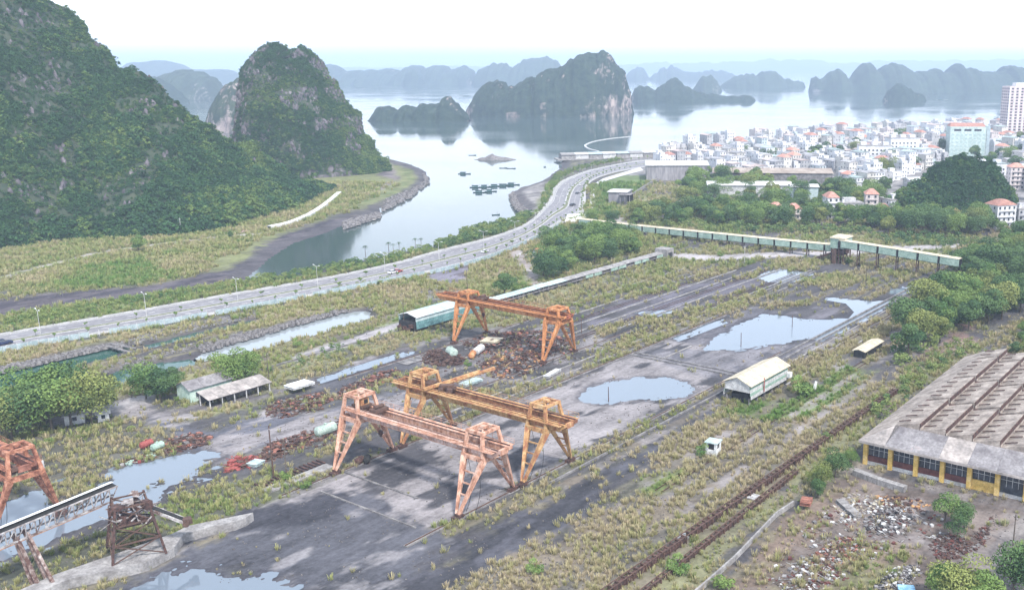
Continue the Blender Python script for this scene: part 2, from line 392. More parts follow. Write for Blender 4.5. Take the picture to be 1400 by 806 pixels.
# (polygon, colour, second colour, share of second, soft edge m, ragged m, grass amount, grass tone)
PAINT = [
 (pl([(-400,420),(0,400),(180,395),(330,372),(370,345),(460,290),(600,260),(560,200),(300,150),(-800,200)]), MEAD, (.20,.22,.10), .5, 6, 5, .9, .45),
 (pl([(90,385),(130,362),(200,350),(225,365),(235,380),(180,390),(120,392)]), (.13,.19,.08), LAWN, .5, 4, 4, 1, .9),
 (pl([(-400,455),(0,412),(60,402),(180,392),(250,380),(310,365),(340,350),(370,325),(420,308),(470,295),(515,288),(560,258),(570,243),(560,230),(520,220),(600,215),(620,250),(530,300),(350,380),(250,395),(100,420),(0,436),(-300,480)]), MUD, (.07,.065,.08), .5, 3, 3, .0, .3),
 (pl([(480,285),(530,268),(568,247),(562,232),(545,228),(556,244),(520,262),(470,280)]), MEAD, LAWN, .3, 2, 1.5, .8, .5),
 (pl([(505,268),(545,246),(540,228),(520,222),(515,240),(535,245)]), (.24,.21,.21), MUD, .5, 2, 1.5, .1, .2),
 # verges of the highway
 (pl([(-200,455),(0,430),(200,402),(340,382),(480,362),(600,336),(690,303),(715,290),(740,260),(770,240),(760,262),(735,290),(700,312),(600,342),(350,394),(0,456),(-300,500)]), (.16,.20,.08), MEAD, .4, 2, 2, .9, .7),
 (pl([(-300,540),(0,484),(350,424),(500,392),(600,374),(700,346),(745,322),(770,330),(780,400),(700,400),(640,400),(560,425),(500,420),(300,460),(140,470),(0,505),(-300,560)]), (.26,.25,.13), (.27,.22,.17), .5, 2, 3, .75, .35),
 (pl([(0,520),(150,490),(260,485),(400,440),(500,420),(620,400),(600,425),(400,485),(300,520),(180,540),(100,560),(-200,620),(-300,560)]), (.22,.21,.12), SOIL, .5, 3, 3, .6, .45),
 (pl([(585,378),(600,366),(640,356),(641,384),(610,386)]), (.22,.21,.26), MUD, .4, 1.5, 2, .03, .3),
 (pl([(640,385),(740,360),(745,390),(700,412),(640,400)]), (.22,.26,.11), LAWN, .4, 3, 3, .7, .5),
 (pl([(560,420),(640,400),(700,412),(620,450),(560,462),(500,470),(400,500),(380,495),(480,465)]), (.19,.23,.09), LAWN, .5, 3, 3, .75, .75),
 # yard, left part
 (band(120, 420, -256, -232), (.21,.21,.13), COAL, .4, 3, 3, .65, .4),
 (pl([(320,640),(470,590),(620,560),(640,520),(560,560),(430,610)]), SOIL, COAL, .5, 3, 3, .5, .3),
 (pl([(180,560),(260,575),(300,585),(370,560),(420,572),(460,560),(560,530),(640,500),(665,495),(645,522),(560,560),(480,585),(420,600),(360,612),(310,632),(290,642),(240,610),(200,590)]), (.13,.135,.165), GREY, .42, 2, 2.5, .03, .3),
 (pl([(130,552),(200,545),(260,570),(200,580),(140,565)]), GREY, (.13,.13,.15), .45, 2, 2.5, .1, .4),
 (pl([(440,512),(560,478),(600,470),(640,475),(600,500),(470,540),(430,545)]), (.10,.10,.12), COALD, .3, 3, 3, .15, .3),
 (pl([(560,470),(640,450),(800,440),(830,470),(780,520),(680,520),(600,520)]), (.20,.19,.20), COAL, .45, 3, 3, .1, .3),
 (pl([(-60,830),(-60,775),(60,752),(130,724),(200,702),(236,672),(300,656),(360,640),(410,640),(475,662),(440,674),(335,702),(250,726),(150,766),(60,806)]), (.10,.10,.10), COAL, .5, 2, 2, .85, .55),
 (pl([(-60,690),(-60,600),(40,592),(150,580),(240,588),(215,612),(150,640),(60,662),(0,684)]), (.12,.115,.12), COAL, .5, 2, 2, .7, .35),
 # yard, middle
 (band(100, 262, -173.5, -137.2), (.285,.27,.278), (.07,.07,.08), .30, 1.0, .7, .012, .3),
 (band(262, 315, -172, -137.5), (.21,.205,.23), (.12,.12,.14), .5, 2, 2, .03, .3),
 (pl([(1060,470),(1120,462),(1200,425),(1150,470),(1000,525),(985,520),(870,485),(900,478),(970,480)]), (.21,.205,.225), (.12,.12,.14), .4, 1.5, 1.5, .03, .3),
 (pl([(1062,433),(1085,420),(1120,415),(1150,421),(1156,432),(1145,438),(1100,438)]), (.15,.145,.165), COAL, .5, 1.5, 1.5, .02, .3),
 (pl([(800,425),(900,400),(985,382),(1035,376),(1060,390),(1000,402),(930,422),(850,440),(800,445)]), (.135,.13,.16), COAL, .4, 3, 4, .06, .3),
 (pl([(590,400),(640,395),(640,410),(600,420)]), (.2,.2,.22), COAL, .4, 2, 2, .2, .4),
 # foreground
 (pl([(100,850),(230,765),(300,728),(335,708),(400,690),(440,672),(500,684),(560,712),(610,740),(585,775),(620,806),(640,850)]), (.10,.103,.122), (.24,.235,.25), .31, 1.5, 2, .025, .3),
 (pl([(300,728),(335,706),(440,672),(520,690),(480,700),(400,712),(330,735)]), (.065,.067,.082), ASPH, .4, 2, 3, .0, .3),
 (pl([(430,850),(600,760),(640,742),(700,708),(830,640),(900,598),(960,560),(985,555),(1000,560),(960,580),(935,610),(905,625),(870,650),(832,668),(832,690),(800,712),(760,735),(700,765),(640,800),(600,850)]), (.088,.09,.11), (.055,.057,.07), .45, 1.5, 2.5, .05, .2),
 (pl([(700,765),(800,712),(835,690),(905,625),(985,560),(1100,560),(1200,500),(1210,540),(1184,566),(1050,672),(842,806),(800,850),(560,850),(620,806)]), (.20,.165,.15), (.115,.108,.12), .45, 2, 3, .92, .10),
 (pl([(985,566),(1000,556),(1075,545),(1110,530),(1160,498),(1200,505),(1150,545),(1110,568),(1060,575)]), (.15,.20,.075), LAWN, .4, 2, 2, .95, .85),
 (pl([(862,668),(905,642),(932,644),(918,668),(888,680)]), (.17,.21,.08), LAWN, .3, 1.5, 1.5, .6, .75),
 (pl([(1185,562),(1225,515),(1290,462),(1322,440),(1340,470),(1290,492),(1250,520),(1215,562)]), (.21,.145,.13), (.26,.2,.18), .4, 1.5, 2, .12, .3),
 (pl([(700,850),(842,806),(1050,673),(1184,566),(1240,500),(1300,470),(1320,490),(1200,560),(1172,600),(1175,640),(1060,705),(960,806),(940,850)]), (.22,.22,.14), SOIL, .4, 1.5, 2, .7, .4),
 # works yard at the lower right
 (pl([(930,850),(975,806),(1068,705),(1165,642),(1180,640),(1460,700),(1460,850)]), (.135,.108,.103), (.21,.175,.165), .42, 1.5, 2, .22, .3),
 (pl([(1165,640),(1460,705),(1460,850),(1385,850),(1330,790),(1345,745),(1395,700),(1240,662)]), (.19,.175,.175), (.27,.25,.24), .35, 1.5, 1.5, .03, .3),
 (pl([(1165,755),(1220,690),(1250,682),(1262,700),(1240,725),(1300,742),(1345,755),(1330,775),(1240,745),(1195,760),(1150,790)]), (.27,.245,.24), (.19,.165,.16), .4, 1.5, 1, .02, .3),
 (pl([(1060,806),(1110,770),(1165,735),(1240,748),(1230,790),(1200,850),(1060,850)]), (.2,.19,.12), BROWN, .4, 1.5, 2, .7, .4),
 (pl([(975,806),(1068,705),(1130,668),(1140,700),(1080,760),(1060,806)]), (.2,.17,.13), BROWN, .5, 1.5, 2, .5, .35),
 # beyond the gallery
 (pl([(870,318),(1200,325),(1320,330),(1300,350),(1150,330),(900,312)]), (.12,.12,.135), COAL, .4, 4, 4, .15, .3),
 (pl([(1070,325),(1160,318),(1310,330),(1305,362),(1160,335),(1080,335)]), (.23,.24,.14), (.14,.14,.15), .45, 4, 4, .6, .5),
 (pl([(812,300),(812,262),(832,243),(885,234),(900,244),(860,268),(842,290)]), (.17,.23,.10), LAWN, .4, 3, 2, .8, .85),
 (pl([(855,275),(900,250),(960,250),(955,272),(900,285),(860,290)]), (.25,.25,.14), MUD, .4, 3, 3, .4, .4),
 (pl([(860,240),(950,240),(1150,265),(1400,290),(1600,300),(1700,160),(1400,160),(1000,190),(860,212)]), (.28,.27,.27), (.20,.20,.20), .5, 5, 4, .0, .4),
 (pl([(697,262),(745,246),(748,262),(730,285),(716,286),(703,276)]), (.30,.29,.28), (.2,.19,.2), .4, 2, 2, .0, .3),
 # tracks and paths
 (pl([(402,486),(450,470),(520,447),(578,427),(640,408),(650,412),(598,432),(540,451),(470,476),(405,492)]), (.36,.345,.36), (.25,.24,.25), .35, 1.0, .8, .0, .3),
 (pl([(0,378),(60,362),(130,345),(200,335),(250,328),(370,316),(370,318),(250,331),(200,338),(130,348),(60,366),(0,384)]), (.38,.36,.34), MEAD, .3, 1.0, .6, .0, .3),
 (pl([(905,345),(980,349),(1050,345),(1140,343),(1140,349),(1050,352),(980,356),(905,352)]), (.40,.38,.39), PATH, .3, 1.5, 1, .0, .3),
 (pl([(1150,342),(1200,338),(1312,333),(1314,338),(1230,344),(1160,349)]), (.40,.38,.39), PATH, .3, 1.5, 1, .0, .3),
 (pl([(700,345),(713,342),(724,358),(737,378),(744,389),(727,389),(717,372),(707,352)]), (.36,.32,.31), PATH, .3, 1.0, 1, .0, .3),
 (pl([(560,470),(440,512),(330,545),(200,565),(205,570),(340,552),(450,518),(570,478)]), (.16,.15,.16), GREY, .45, 1, 1, .05, .3),
 (pl([(70,572),(150,552),(200,540),(215,546),(150,562),(90,582)]), (.36,.35,.36), GREY, .35, 1, .8, .0, .3),
 (pl([(842,295),(838,305),(850,312),(870,314),(855,303),(850,294)]), (.40,.38,.36), PATH, .3, 1, .8, .0, .3),
]
for a, b, w in ((-129,-128,2),(-115,-113.6,1.5),(-107,-105.8,1.5),(-101,-99.8,1.5)):
    PAINT.append((band(150, 330, a, b), (.27,.25,.25), SOIL, .4, .8, .8, .15, .2))
POND_PX = [
 ('pond', [(-90,770),(-40,715),(20,685),(60,668),(120,650),(150,641),(200,629),(230,622),(270,617),(292,620),(297,640),(285,655),(250,663),(232,669),(212,690),(190,697),(130,720),(60,748),(0,770),(-60,800)], .9, .12, 'pond', 1.5),
 ('puddle', [(150,860),(190,812),(235,782),(262,769),(300,775),(345,782),(385,793),(400,806),(420,860)], .5, .12, 'pond', 2.2),
 ('puddle', [(800,546),(803,530),(830,520),(870,516),(910,517),(935,523),(943,532),(930,541),(880,547),(840,552)], .4, .12, 'pond', .8),
 ('pond', [(966,478),(983,460),(1008,446),(1045,430),(1070,432),(1100,437),(1150,436),(1160,428),(1152,417),(1125,412),(1130,407),(1180,410),(1230,411),(1206,426),(1154,451),(1122,464),(1100,460),(1080,469),(1050,472),(1010,479)], .7, .12, 'pond', .7),
 ('puddle', [(1033,379),(1040,372),(1070,369),(1110,374),(1092,384),(1050,386)], .5, .12, 'pond', 1.5),
 ('puddle', [(922,461),(960,444),(1000,431),(988,443),(950,457),(930,465)], .5, .12, 'pond', 1.0),
 ('puddle', [(1220,401),(1226,393),(1256,390),(1262,396),(1240,405)], .5, .12, 'pond', 1.5),
 ('puddle', [(438,517),(500,497),(560,480),(562,484),(500,502),(443,522)], .4, .1, 'pond', .5),
 ('puddle', [(868,428),(900,424),(922,426),(905,431),(880,432)], .4, .12, 'pond', .8),
 ('channel_water', [(262,490),(300,471),(400,443),(470,428),(500,424),(514,434),(440,456),(350,480),(275,496)], 2.2, 1.1, 'chan', .3),
 ('channel_water', [(-60,548),(-60,522),(0,508),(80,489),(140,471),(183,475),(150,490),(60,517),(0,537)], 2.2, 1.1, 'green', .3),
 ('channel_water', [(262,490),(275,496),(205,518),(155,530),(145,512),(190,500)], 2.0, 1.1, 'green', .3),
 ('channel_water', [(198,472),(280,451),(345,437),(350,441),(280,458),(205,478)], 1.5, 1.1, 'green', .3),
]
k1 = np.arange(-1.0, .70, .0036); kk = np.r_[np.linspace(-3.2, -1.02, 14), k1, np.linspace(.72, 3.0, 14)]
y1 = 62 * np.exp(np.arange(0, math.log(720 / 62), .0036)); yy = np.r_[y1, np.geomspace(724, 2700, 130)]
GX = (yy[:, None] * kk[None, :]).ravel(); GY = np.repeat(yy, len(kk))
def ground_fields(X, Yy, colour=True):
    s = X * RX + Yy * RY; t = X * RY - Yy * RX
    n1 = fbm(X / 9, Yy / 9, o=4, seed=1); n2 = fbm(X / 3, Yy / 3, o=3, seed=5)
    ns = fbm(s / 130, t / 2.1, o=3, seed=9) * .62 + fbm(s / 12, t / 4.5, o=2, seed=19) * .38                            # long streaks beside the rails
    n3 = fbm(X / 34, Yy / 34, o=3, seed=21)
    nb = fbm(s / 11, t / 5, o=4, seed=31)
    grass = (.80 + .15 * sst(225, 260, s)) * sst(.40, .56, ns * .78 + n3 * .22); tone = np.clip(.28 + .5 * (n3 - .5) + sst(-150, -260, t) * .3, 0, 1)
    col = None
    if colour:
        w = sst(.45, .66, ns)[:, None]; col = np.array(COAL) * 1.1 * (1 - w) + np.array(SOIL) * w
    rag = (n1 - .5) * 1.4 + (n2 - .5) * 1.1 + (fbm(X / 1.1, Yy / 1.1, o=2, seed=41) - .5) * .5
    for poly, c, c2, share, soft, ra, g, tn in PAINT:
        sd = sdf(poly, X, Yy, 40); w = sst(-soft, soft, sd + rag * ra * 2.2)
        m = w > 0
        if not m.any(): continue
        if colour:
            q = sst(1 - share - .10, 1 - share + .10, .5 + (nb[m] - .5) * 1.9)[:, None]
            cc = np.array(c) * (1 - q) + np.array(c2) * q
            col[m] = col[m] * (1 - w[m, None]) + cc * w[m, None]
        grass = grass * (1 - w) + g * w; tone = tone * (1 - w) + tn * w
    sea = sdf(sea_w, X, Yy, 80)
    z = np.interp(sea, [-22, -9, 0, 14], [0, -.35, SEA, -7])
    rough = sst(.02, .3, grass)
    road = -np.ones_like(X) * 50
    for poly in ROADBED: road = np.maximum(road, sdf(poly, X, Yy, 12))
    off = 1 - sst(-6, -1, road)
    z = z + ((n1 - .5) * .45 + (n2 - .5) * .25) * (.12 + .88 * rough) * off
    wet = np.zeros_like(X)
    for nm, px, dep, lev, mt, ra in POND_W:
        sd = sdf(px, X, Yy, 12) + rag * ra * 3.4
        slope = .14 if dep < 1 else .9
        z = np.minimum(z, np.interp(sd, [-lev / slope, (dep - lev) / slope], [0, -dep]) + (n2 - .5) * .06 + 1e-6) if dep >= 1 else \
            np.where(sd > -3.5, np.minimum(z, np.interp(sd, [-3.5, 0, 3, 6], [0, -lev, -lev - .25, -dep]) + (n2 - .5) * .10), z)
        wet = np.maximum(wet, sst(-3.0, .3, sd)); grass = grass * (1 - sst(-.8, .2, sd))
    for px in ISLES:
        k_ = sst(-1.2, 1.2, sdf(px, X, Yy, 12) + rag * 2); z = z * (1 - k_) + (.05 + (n2 - .5) * .5) * k_; grass = np.maximum(grass, k_ * .9); wet = np.maximum(wet, k_ * .8)
    grass = grass * (1 - sst(-1.5, 0, sea)) * (1 - sst(-1.0, .6, road))
    return z, grass, tone, col, wet, sea, road
# road bed (the carriageways are laid over it)
FAR_E = [(-160,484),(0,456),(120,436),(250,413),(350,395),(500,370),(600,342),(700,317),(732,296),(751,274),(756,257),(772,245),(800,234),(840,225),(875,219),(930,216)]
NEAR_E = [(-160,515),(0,481),(120,461),(250,438),(350,420),(500,391),(600,372),(700,343),(722,330),(750,317),(774,302),(795,294),(801,280),(801,262),(806,250),(825,240),(850,234),(890,227)]
def road_pair():
    return resample(pl(FAR_E), 240), resample(pl(NEAR_E), 240)
RA, RB = road_pair()
RA = np.array(resample(catmull(list(RA[::12]) + [RA[-1]], 4), 300)); RB = np.array(resample(catmull(list(RB[::12]) + [RB[-1]], 4), 300))
# match the two edges by nearest crossing so that the strips stay square to the road
CEN = (RA + RB) / 2
ROADBED = [[tuple(p) for p in RA] + [tuple(p) for p in RB[::-1]]]
ROADBED_S = [[tuple(p) for p in RA[::6]] + [tuple(p) for p in RB[::-1][::6]]]
ROADBED = ROADBED_S
POND_W = [(nm, pl(px, -lev), dep, lev, mt, ra) for nm, px, dep, lev, mt, ra in POND_PX]
ISLES = [pl(q) for q in ([(70,672),(95,655),(138,646),(152,656),(125,672),(104,692),(82,692)],[(206,656),(222,650),(236,655),(226,663),(210,663)],[(236,652),(264,649),(263,656),(240,660)],[(262,640),(286,629),(297,640),(285,649),(268,650)],[(300,779),(330,772),(342,783),(325,792),(305,790)])]
GZ, GG, GT, GC, GW, GSEA, GROAD = ground_fields(GX, GY)
# colour: living grass mat tints the soil, wet margins are darker mud, submerged banks are stone
gcol = np.where(GT[:, None] < .5, np.array((.27,.25,.15)) * (1 - GT[:, None] * 2) + np.array((.20,.22,.09)) * GT[:, None] * 2,
                np.array((.20,.22,.09)) * (2 - GT[:, None] * 2) + np.array((.08,.15,.05)) * (GT[:, None] * 2 - 1))
GC = GC * (1 - GG[:, None] * .28) + gcol * GG[:, None] * .28
mudc = np.array((.065, .065, .08))
w = (GW * .75)[:, None]; GC = GC * (1 - w) + mudc * w
w = sst(-.35, -.7, GZ)[:, None] * .8; GC = GC * (1 - w) + np.array((.10, .095, .105)) * w
GC = GC * np.array((.80, .79, .80))
me = grid_mesh('ground', np.stack([GX, GY, GZ], 1), len(yy), len(kk), [])
ca = me.color_attributes.new('soil', 'FLOAT_COLOR', 'POINT')
ca.data.foreach_set('color', np.c_[GC, np.ones(len(GC))].astype(np.float32).ravel())
m, t, bs = nodes('soil', .92, .15); n = t.nodes; L = t.links.new
at = n.new('ShaderNodeAttribute'); at.attribute_name = 'soil'
geo = n.new('ShaderNodeNewGeometry')
def gn(sc, det, r=.6, ang=None, st=None):
    q = n.new('ShaderNodeTexNoise'); q.inputs['Scale'].default_value = sc; q.inputs['Detail'].default_value = det; q.inputs['Roughness'].default_value = r
    mp = n.new('ShaderNodeMapping'); mp.vector_type = 'TEXTURE'
    if ang: mp.inputs['Rotation'].default_value = (0, 0, ang); mp.inputs['Scale'].default_value = st
    L(geo.outputs['Position'], mp.inputs[0]); L(mp.outputs[0], q.inputs['Vector']); return q
a = gn(.9, 6, .7); b = gn(.35, 5, .65, ANG, (6, 1, 1)); c = gn(.06, 4)
ml = n.new('ShaderNodeMath'); ml.operation = 'ADD'; L(a.outputs['Fac'], ml.inputs[0]); L(b.outputs['Fac'], ml.inputs[1])
ad = n.new('ShaderNodeMath'); ad.operation = 'ADD'; L(ml.outputs[0], ad.inputs[0]); L(c.outputs['Fac'], ad.inputs[1])
mr = n.new('ShaderNodeMapRange'); mr.inputs['From Min'].default_value = 1.1; mr.inputs['From Max'].default_value = 1.9
mr.inputs['To Min'].default_value = .42; mr.inputs['To Max'].default_value = 1.62; L(ad.outputs[0], mr.inputs[0])
sc_ = n.new('ShaderNodeVectorMath'); sc_.operation = 'SCALE'; L(at.outputs['Color'], sc_.inputs[0]); L(mr.outputs[0], sc_.inputs['Scale'])
L(sc_.outputs[0], bs.inputs['Base Color'])
bp = n.new('ShaderNodeBump'); bp.inputs['Strength'].default_value = .35; bp.inputs['Distance'].default_value = .3
L(a.outputs['Fac'], bp.inputs['Height']); L(bp.outputs[0], bs.inputs['Normal'])
me.materials.append(m)
link('ground', me, kind='structure')
print('ground', len(GX), time.time() - T0)

# ------------------------------------------------------------------ water
xs = np.r_[-25000, -9000, np.linspace(-3000, 3000, 9), 9000, 25000]; ys = np.r_[250, np.linspace(400, 3000, 8), 6000, 12000, 25000]
V = [(x, y, SEA) for y in ys for x in xs]
link('sea', grid_mesh('sea', np.array(V), len(ys), len(xs), M_SEA), kind='structure')
for nm, px, dep, lev, mt, ra in POND_W:
    p = np.array(px); c = p.mean(0)
    grow = [tuple(q + (q - c) / (np.linalg.norm(q - c) + 1e-6) * (3.0 if dep < 1 else .7)) for q in p]
    MB().quad([(x, y, -lev) for x, y in grow]).build(nm, {'pond': M_POND, 'chan': M_CHAN, 'green': M_CHANG}[mt], kind='structure')

# ------------------------------------------------------------------ highway
def ribbon(name, A, B, z, mat, z2=None):
    A = np.array(A); B = np.array(B); n = len(A)
    V = np.zeros((n, 2, 3)); V[:, 0, :2] = A; V[:, 1, :2] = B; V[:, :, 2] = z
    me = grid_mesh(name, V.reshape(-1, 3), n, 2, mat, smooth=False); return me
def lerp_line(f): return RA * (1 - f) + RB * f
def kerbline(line, w, z0, z1, mat, name):
    """a real kerb: rectangular section swept along a line"""
    L_ = np.array(line); d = np.gradient(L_, axis=0); d /= np.linalg.norm(d, axis=1)[:, None]; nrm = np.stack([-d[:, 1], d[:, 0]], 1)
    a = L_ - nrm * w / 2; b = L_ + nrm * w / 2; n = len(L_)
    V = np.zeros((n, 4, 3)); V[:, 0, :2] = a; V[:, 1, :2] = a; V[:, 2, :2] = b; V[:, 3, :2] = b
    V[:, 0, 2] = z0; V[:, 1, 2] = z1; V[:, 2, 2] = z1; V[:, 3, 2] = z0
    return link(name, grid_mesh(name, V.reshape(-1, 3), n, 4, mat, smooth=False), kind='structure')
link('road', ribbon('road', lerp_line(.10), lerp_line(.47), .10, M_ROAD), kind='structure')
link('road', ribbon('road', lerp_line(.55), lerp_line(.86), .104, M_ROAD), kind='structure')
link('pavement', ribbon('pavement', lerp_line(-.01), lerp_line(.09), .22, M_KERB), kind='structure')
link('pavement', ribbon('pavement', lerp_line(.875), lerp_line(1.0), .22, M_KERB), kind='structure')
link('median_strip', ribbon('median_strip', lerp_line(.475), lerp_line(.545), .24,
     weathered('median_earth', (.10,.12,.06), (.20,.20,.12), .6)), kind='structure')
for f in (.095, .472, .548, .868): kerbline(lerp_line(f), .35, 0, .27, M_KERB, 'kerb')
bm = MB()
for f in (.285, .70):
    ln = lerp_line(f)
    for i in range(2, len(ln) - 3, 3):
        p, q = ln[i], ln[i] + (ln[i+1] - ln[i]) * .9; d = (q - p) / np.linalg.norm(q - p); nn = np.array((-d[1], d[0])) * .12
        bm.quad([(*(p - nn), .112), (*(q - nn), .112), (*(q + nn), .112), (*(p + nn), .112)])
for f in (.125, .455, .565, .845):
    ln = lerp_line(f); w = .1
    for i in range(len(ln) - 1):
        p, q = ln[i], ln[i+1]; d = (q - p) / np.linalg.norm(q - p); nn = np.array((-d[1], d[0])) * .1
        bm.quad([(*(p - nn), .112), (*(q - nn), .112), (*(q + nn), .112), (*(p + nn), .112)])
bm.build('road_markings', M_LINE, kind='structure')
# pale side path that curves round to the gatehouse
sp1 = resample(pl([(770,299),(800,292),(806,280),(808,262),(812,252),(825,244),(845,238),(875,229)]), 40)
sp2 = resample(pl([(776,302),(808,295),(813,281),(813,264),(818,254),(830,247),(850,241),(880,233)]), 40)
link('path', ribbon('path', sp1, sp2, .26, M_WHITE_D), kind='structure')
slab = pl([(776,293),(806,292),(800,303),(772,303)], 1.0)
MB().prism([(x, y, 0) for x, y in slab], [(x, y, 1.2) for x, y in slab]).build('loading_slab', M_WHITE, kind='structure')
# shore road with white retaining wall at the foot of the big hill
wl = resample(catmull(pl([(368,314),(395,308),(420,298),(440,286),(455,274),(464,266)]), 4), 40)
kerbline(wl, 3.0, 0, 2.2, M_WHITE, 'shore_path')
wl = resample(catmull(pl([(320,318),(345,316),(368,314)]), 4), 16)
kerbline(wl, 1.2, 0, .6, weathered('pale_red_wall', (.35,.2,.2), (.5,.4,.38), .4), 'shore_path')

# ------------------------------------------------------------------ hills and islands
def karst(name, sil, base_v, depth, mat, nu=90, nv=30, noise=1.0, zbase=SEA, label=None, cat='island', seed=0, power=2.2, kind=None, sk=1.0, nsc=1.0):
    """solid limestone hill: height profile from its skyline, real depth behind and in front of the ridge"""
    u0, u1 = sil[0][0], sil[-1][0]
    D = P(0, base_v, zbase)[1] + depth * .5
    us = np.linspace(u0, u1, nu)
    vs = np.interp(us, [a for a, b in sil], [b for a, b in sil])
    jt = np.clip(np.minimum(us - u0, u1 - us) / 12, 0, 1) * np.clip((base_v - vs) / 18, 0, 1)
    vs = vs + (fbm(us * .16 + seed * 3.1, us * 0, o=4, seed=seed) - .5) * 9.0 * jt
    X = np.zeros(nu); H = np.zeros(nu)
    for i in range(nu):
        x, _, z = PD(us[i], vs[i], D); X[i] = x; H[i] = max(z, zbase + .3)
    half = (X[-1] - X[0]) / 2; mid_ = (X[-1] + X[0]) / 2
    a = (X - mid_) / half
    Wd = depth * .5 * np.sqrt(np.clip(1 - np.abs(a) ** 2.5, .03, 1)) * (.65 + .35 * np.clip((H - zbase) / (H.max() - zbase), 0, 1))
    b = np.linspace(-1, 1, nv); b = np.sign(b) * np.abs(b) ** .85
    V = np.zeros((nu, nv, 3)); prof = np.clip(1 - np.abs(b) ** power, 0, 1) ** .8
    V[:, :, 0] = X[:, None]; V[:, :, 1] = D + b[None, :] * Wd[:, None]; V[:, :, 2] = zbase - 3 + (H[:, None] - zbase + 3) * prof[None, :]
    sc = (H.max() - zbase)
    x = V[:, :, 0].ravel(); y = V[:, :, 1].ravel(); z = V[:, :, 2].ravel()
    f = 3.2 / sc * nsc
    nA = fbm(x * f, y * f, z * f * .6, 5, seed) - .5; nB = fbm(x * f * 2.7, y * f * 2.7, z * f * 1.5, 4, seed + 40) - .5
    nB = nB * 1.25; nC = fbm(x * f * .8 + 9, y * f * .8, z * f, 3, seed + 80) - .5
    edge = np.tile(np.sqrt(np.clip(1 - b ** 2, 0, 1)), nu)
    rid = 1 - np.abs(fbm(x * f * 1.7 + 3, y * f * 1.7, z * f * .35, 4, seed + 120) * 2 - 1)
    led = np.abs(fbm(x * f * 1.2, y * f * 1.2, z * f * 4.0, 3, seed + 160) - .5) * 2
    nA = nA + (rid - .75) * .55; nB = nB + (led - .2) * .5
    V[:, :, 1] += (nA * .28 * sc * noise * edge + nC * .2 * sc * noise * edge).reshape(nu, nv)
    V[:, :, 0] += (nB * .10 * sc * noise * edge).reshape(nu, nv)
    V[:, :, 2] += (nB * .09 * sc * noise * edge + nA * .03 * sc * noise * edge).reshape(nu, nv)
    me = grid_mesh(name, V.reshape(-1, 3), nu, nv, mat)
    o = link(name, me, kind=kind, label=label, cat=cat if not kind else None)
    return o, V
def jag(sil, n, amp, seed):
    r = random.Random(seed); us = np.linspace(sil[0][0], sil[-1][0], n); vs = np.interp(us, [a for a, b in sil], [b for a, b in sil])
    return [(u, v + (r.uniform(-amp, amp) if 0 < i < n - 1 else 0)) for i, (u, v) in enumerate(zip(us, vs))]
MAIN = [(633,162),(640,150),(650,132),(660,118),(668,112),(678,109),(690,117),(700,122),(712,113),(720,106),(726,105),(734,112),(738,103),(748,95),(758,93),(768,93),(778,84),(790,76),(805,72),(822,71),(835,78),(846,92),(855,105),(861,128),(865,148),(867,158)]
karst('island', MAIN, 161, 260, M_ISLE, 200, 44, .8, seed=3, power=3.4, label='big domed limestone island in mid bay with pale cliff faces')
karst('island', [(503,167),(511,155),(518,148),(530,145),(545,150),(555,145),(570,148),(580,141),(590,144),(603,143),(607,134),(614,132),(620,139),(632,149),(642,162)], 168, 120, M_ISLE, 110, 24, .9, seed=8, power=3, label='low rocky island chain left of the big domed island')
karst('island', [(860,139),(868,120),(885,117),(895,122),(905,116),(916,106),(923,104),(930,113),(938,119),(950,125),(965,128),(985,130),(1010,131),(1025,131),(1034,138)], 141, 300, M_ISLE, 130, 24, .7, seed=13, label='long low island with one pointed peak right of the big island')
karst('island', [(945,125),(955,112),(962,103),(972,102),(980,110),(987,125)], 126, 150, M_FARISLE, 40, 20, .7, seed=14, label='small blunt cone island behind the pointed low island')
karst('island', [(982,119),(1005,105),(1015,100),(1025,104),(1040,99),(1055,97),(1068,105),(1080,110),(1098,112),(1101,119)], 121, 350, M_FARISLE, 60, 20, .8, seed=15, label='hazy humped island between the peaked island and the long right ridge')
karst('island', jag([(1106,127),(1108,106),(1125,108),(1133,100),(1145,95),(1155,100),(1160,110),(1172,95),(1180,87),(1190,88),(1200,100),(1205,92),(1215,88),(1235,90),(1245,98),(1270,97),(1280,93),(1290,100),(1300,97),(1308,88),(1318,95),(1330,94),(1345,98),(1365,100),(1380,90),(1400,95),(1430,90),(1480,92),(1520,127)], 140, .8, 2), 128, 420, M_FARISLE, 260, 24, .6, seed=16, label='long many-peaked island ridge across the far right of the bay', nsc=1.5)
karst('island', [(1206,138),(1213,125),(1225,117),(1240,117),(1250,127),(1262,129),(1267,139)], 139, 90, M_ISLE, 50, 20, .8, seed=17, label='small dark islet alone in open water before the long ridge')
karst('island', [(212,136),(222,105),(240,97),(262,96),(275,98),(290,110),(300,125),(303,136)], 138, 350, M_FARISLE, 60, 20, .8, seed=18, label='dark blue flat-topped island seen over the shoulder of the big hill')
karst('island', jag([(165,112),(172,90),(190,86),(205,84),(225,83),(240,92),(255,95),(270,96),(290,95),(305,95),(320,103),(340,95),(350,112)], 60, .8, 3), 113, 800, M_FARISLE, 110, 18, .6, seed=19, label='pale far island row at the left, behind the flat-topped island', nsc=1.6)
karst('island', jag([(425,118),(432,90),(450,89),(460,92),(470,103),(478,97),(490,96),(500,102),(510,95),(535,93),(550,100),(560,92),(572,91),(580,97),(590,92),(605,90),(615,95),(625,92),(635,89),(648,98),(652,118)], 110, .7, 4), 117, 700, M_FARISLE, 200, 20, .6, seed=20, label='pale blue row of rounded far islands right of the karst hill', nsc=1.7)
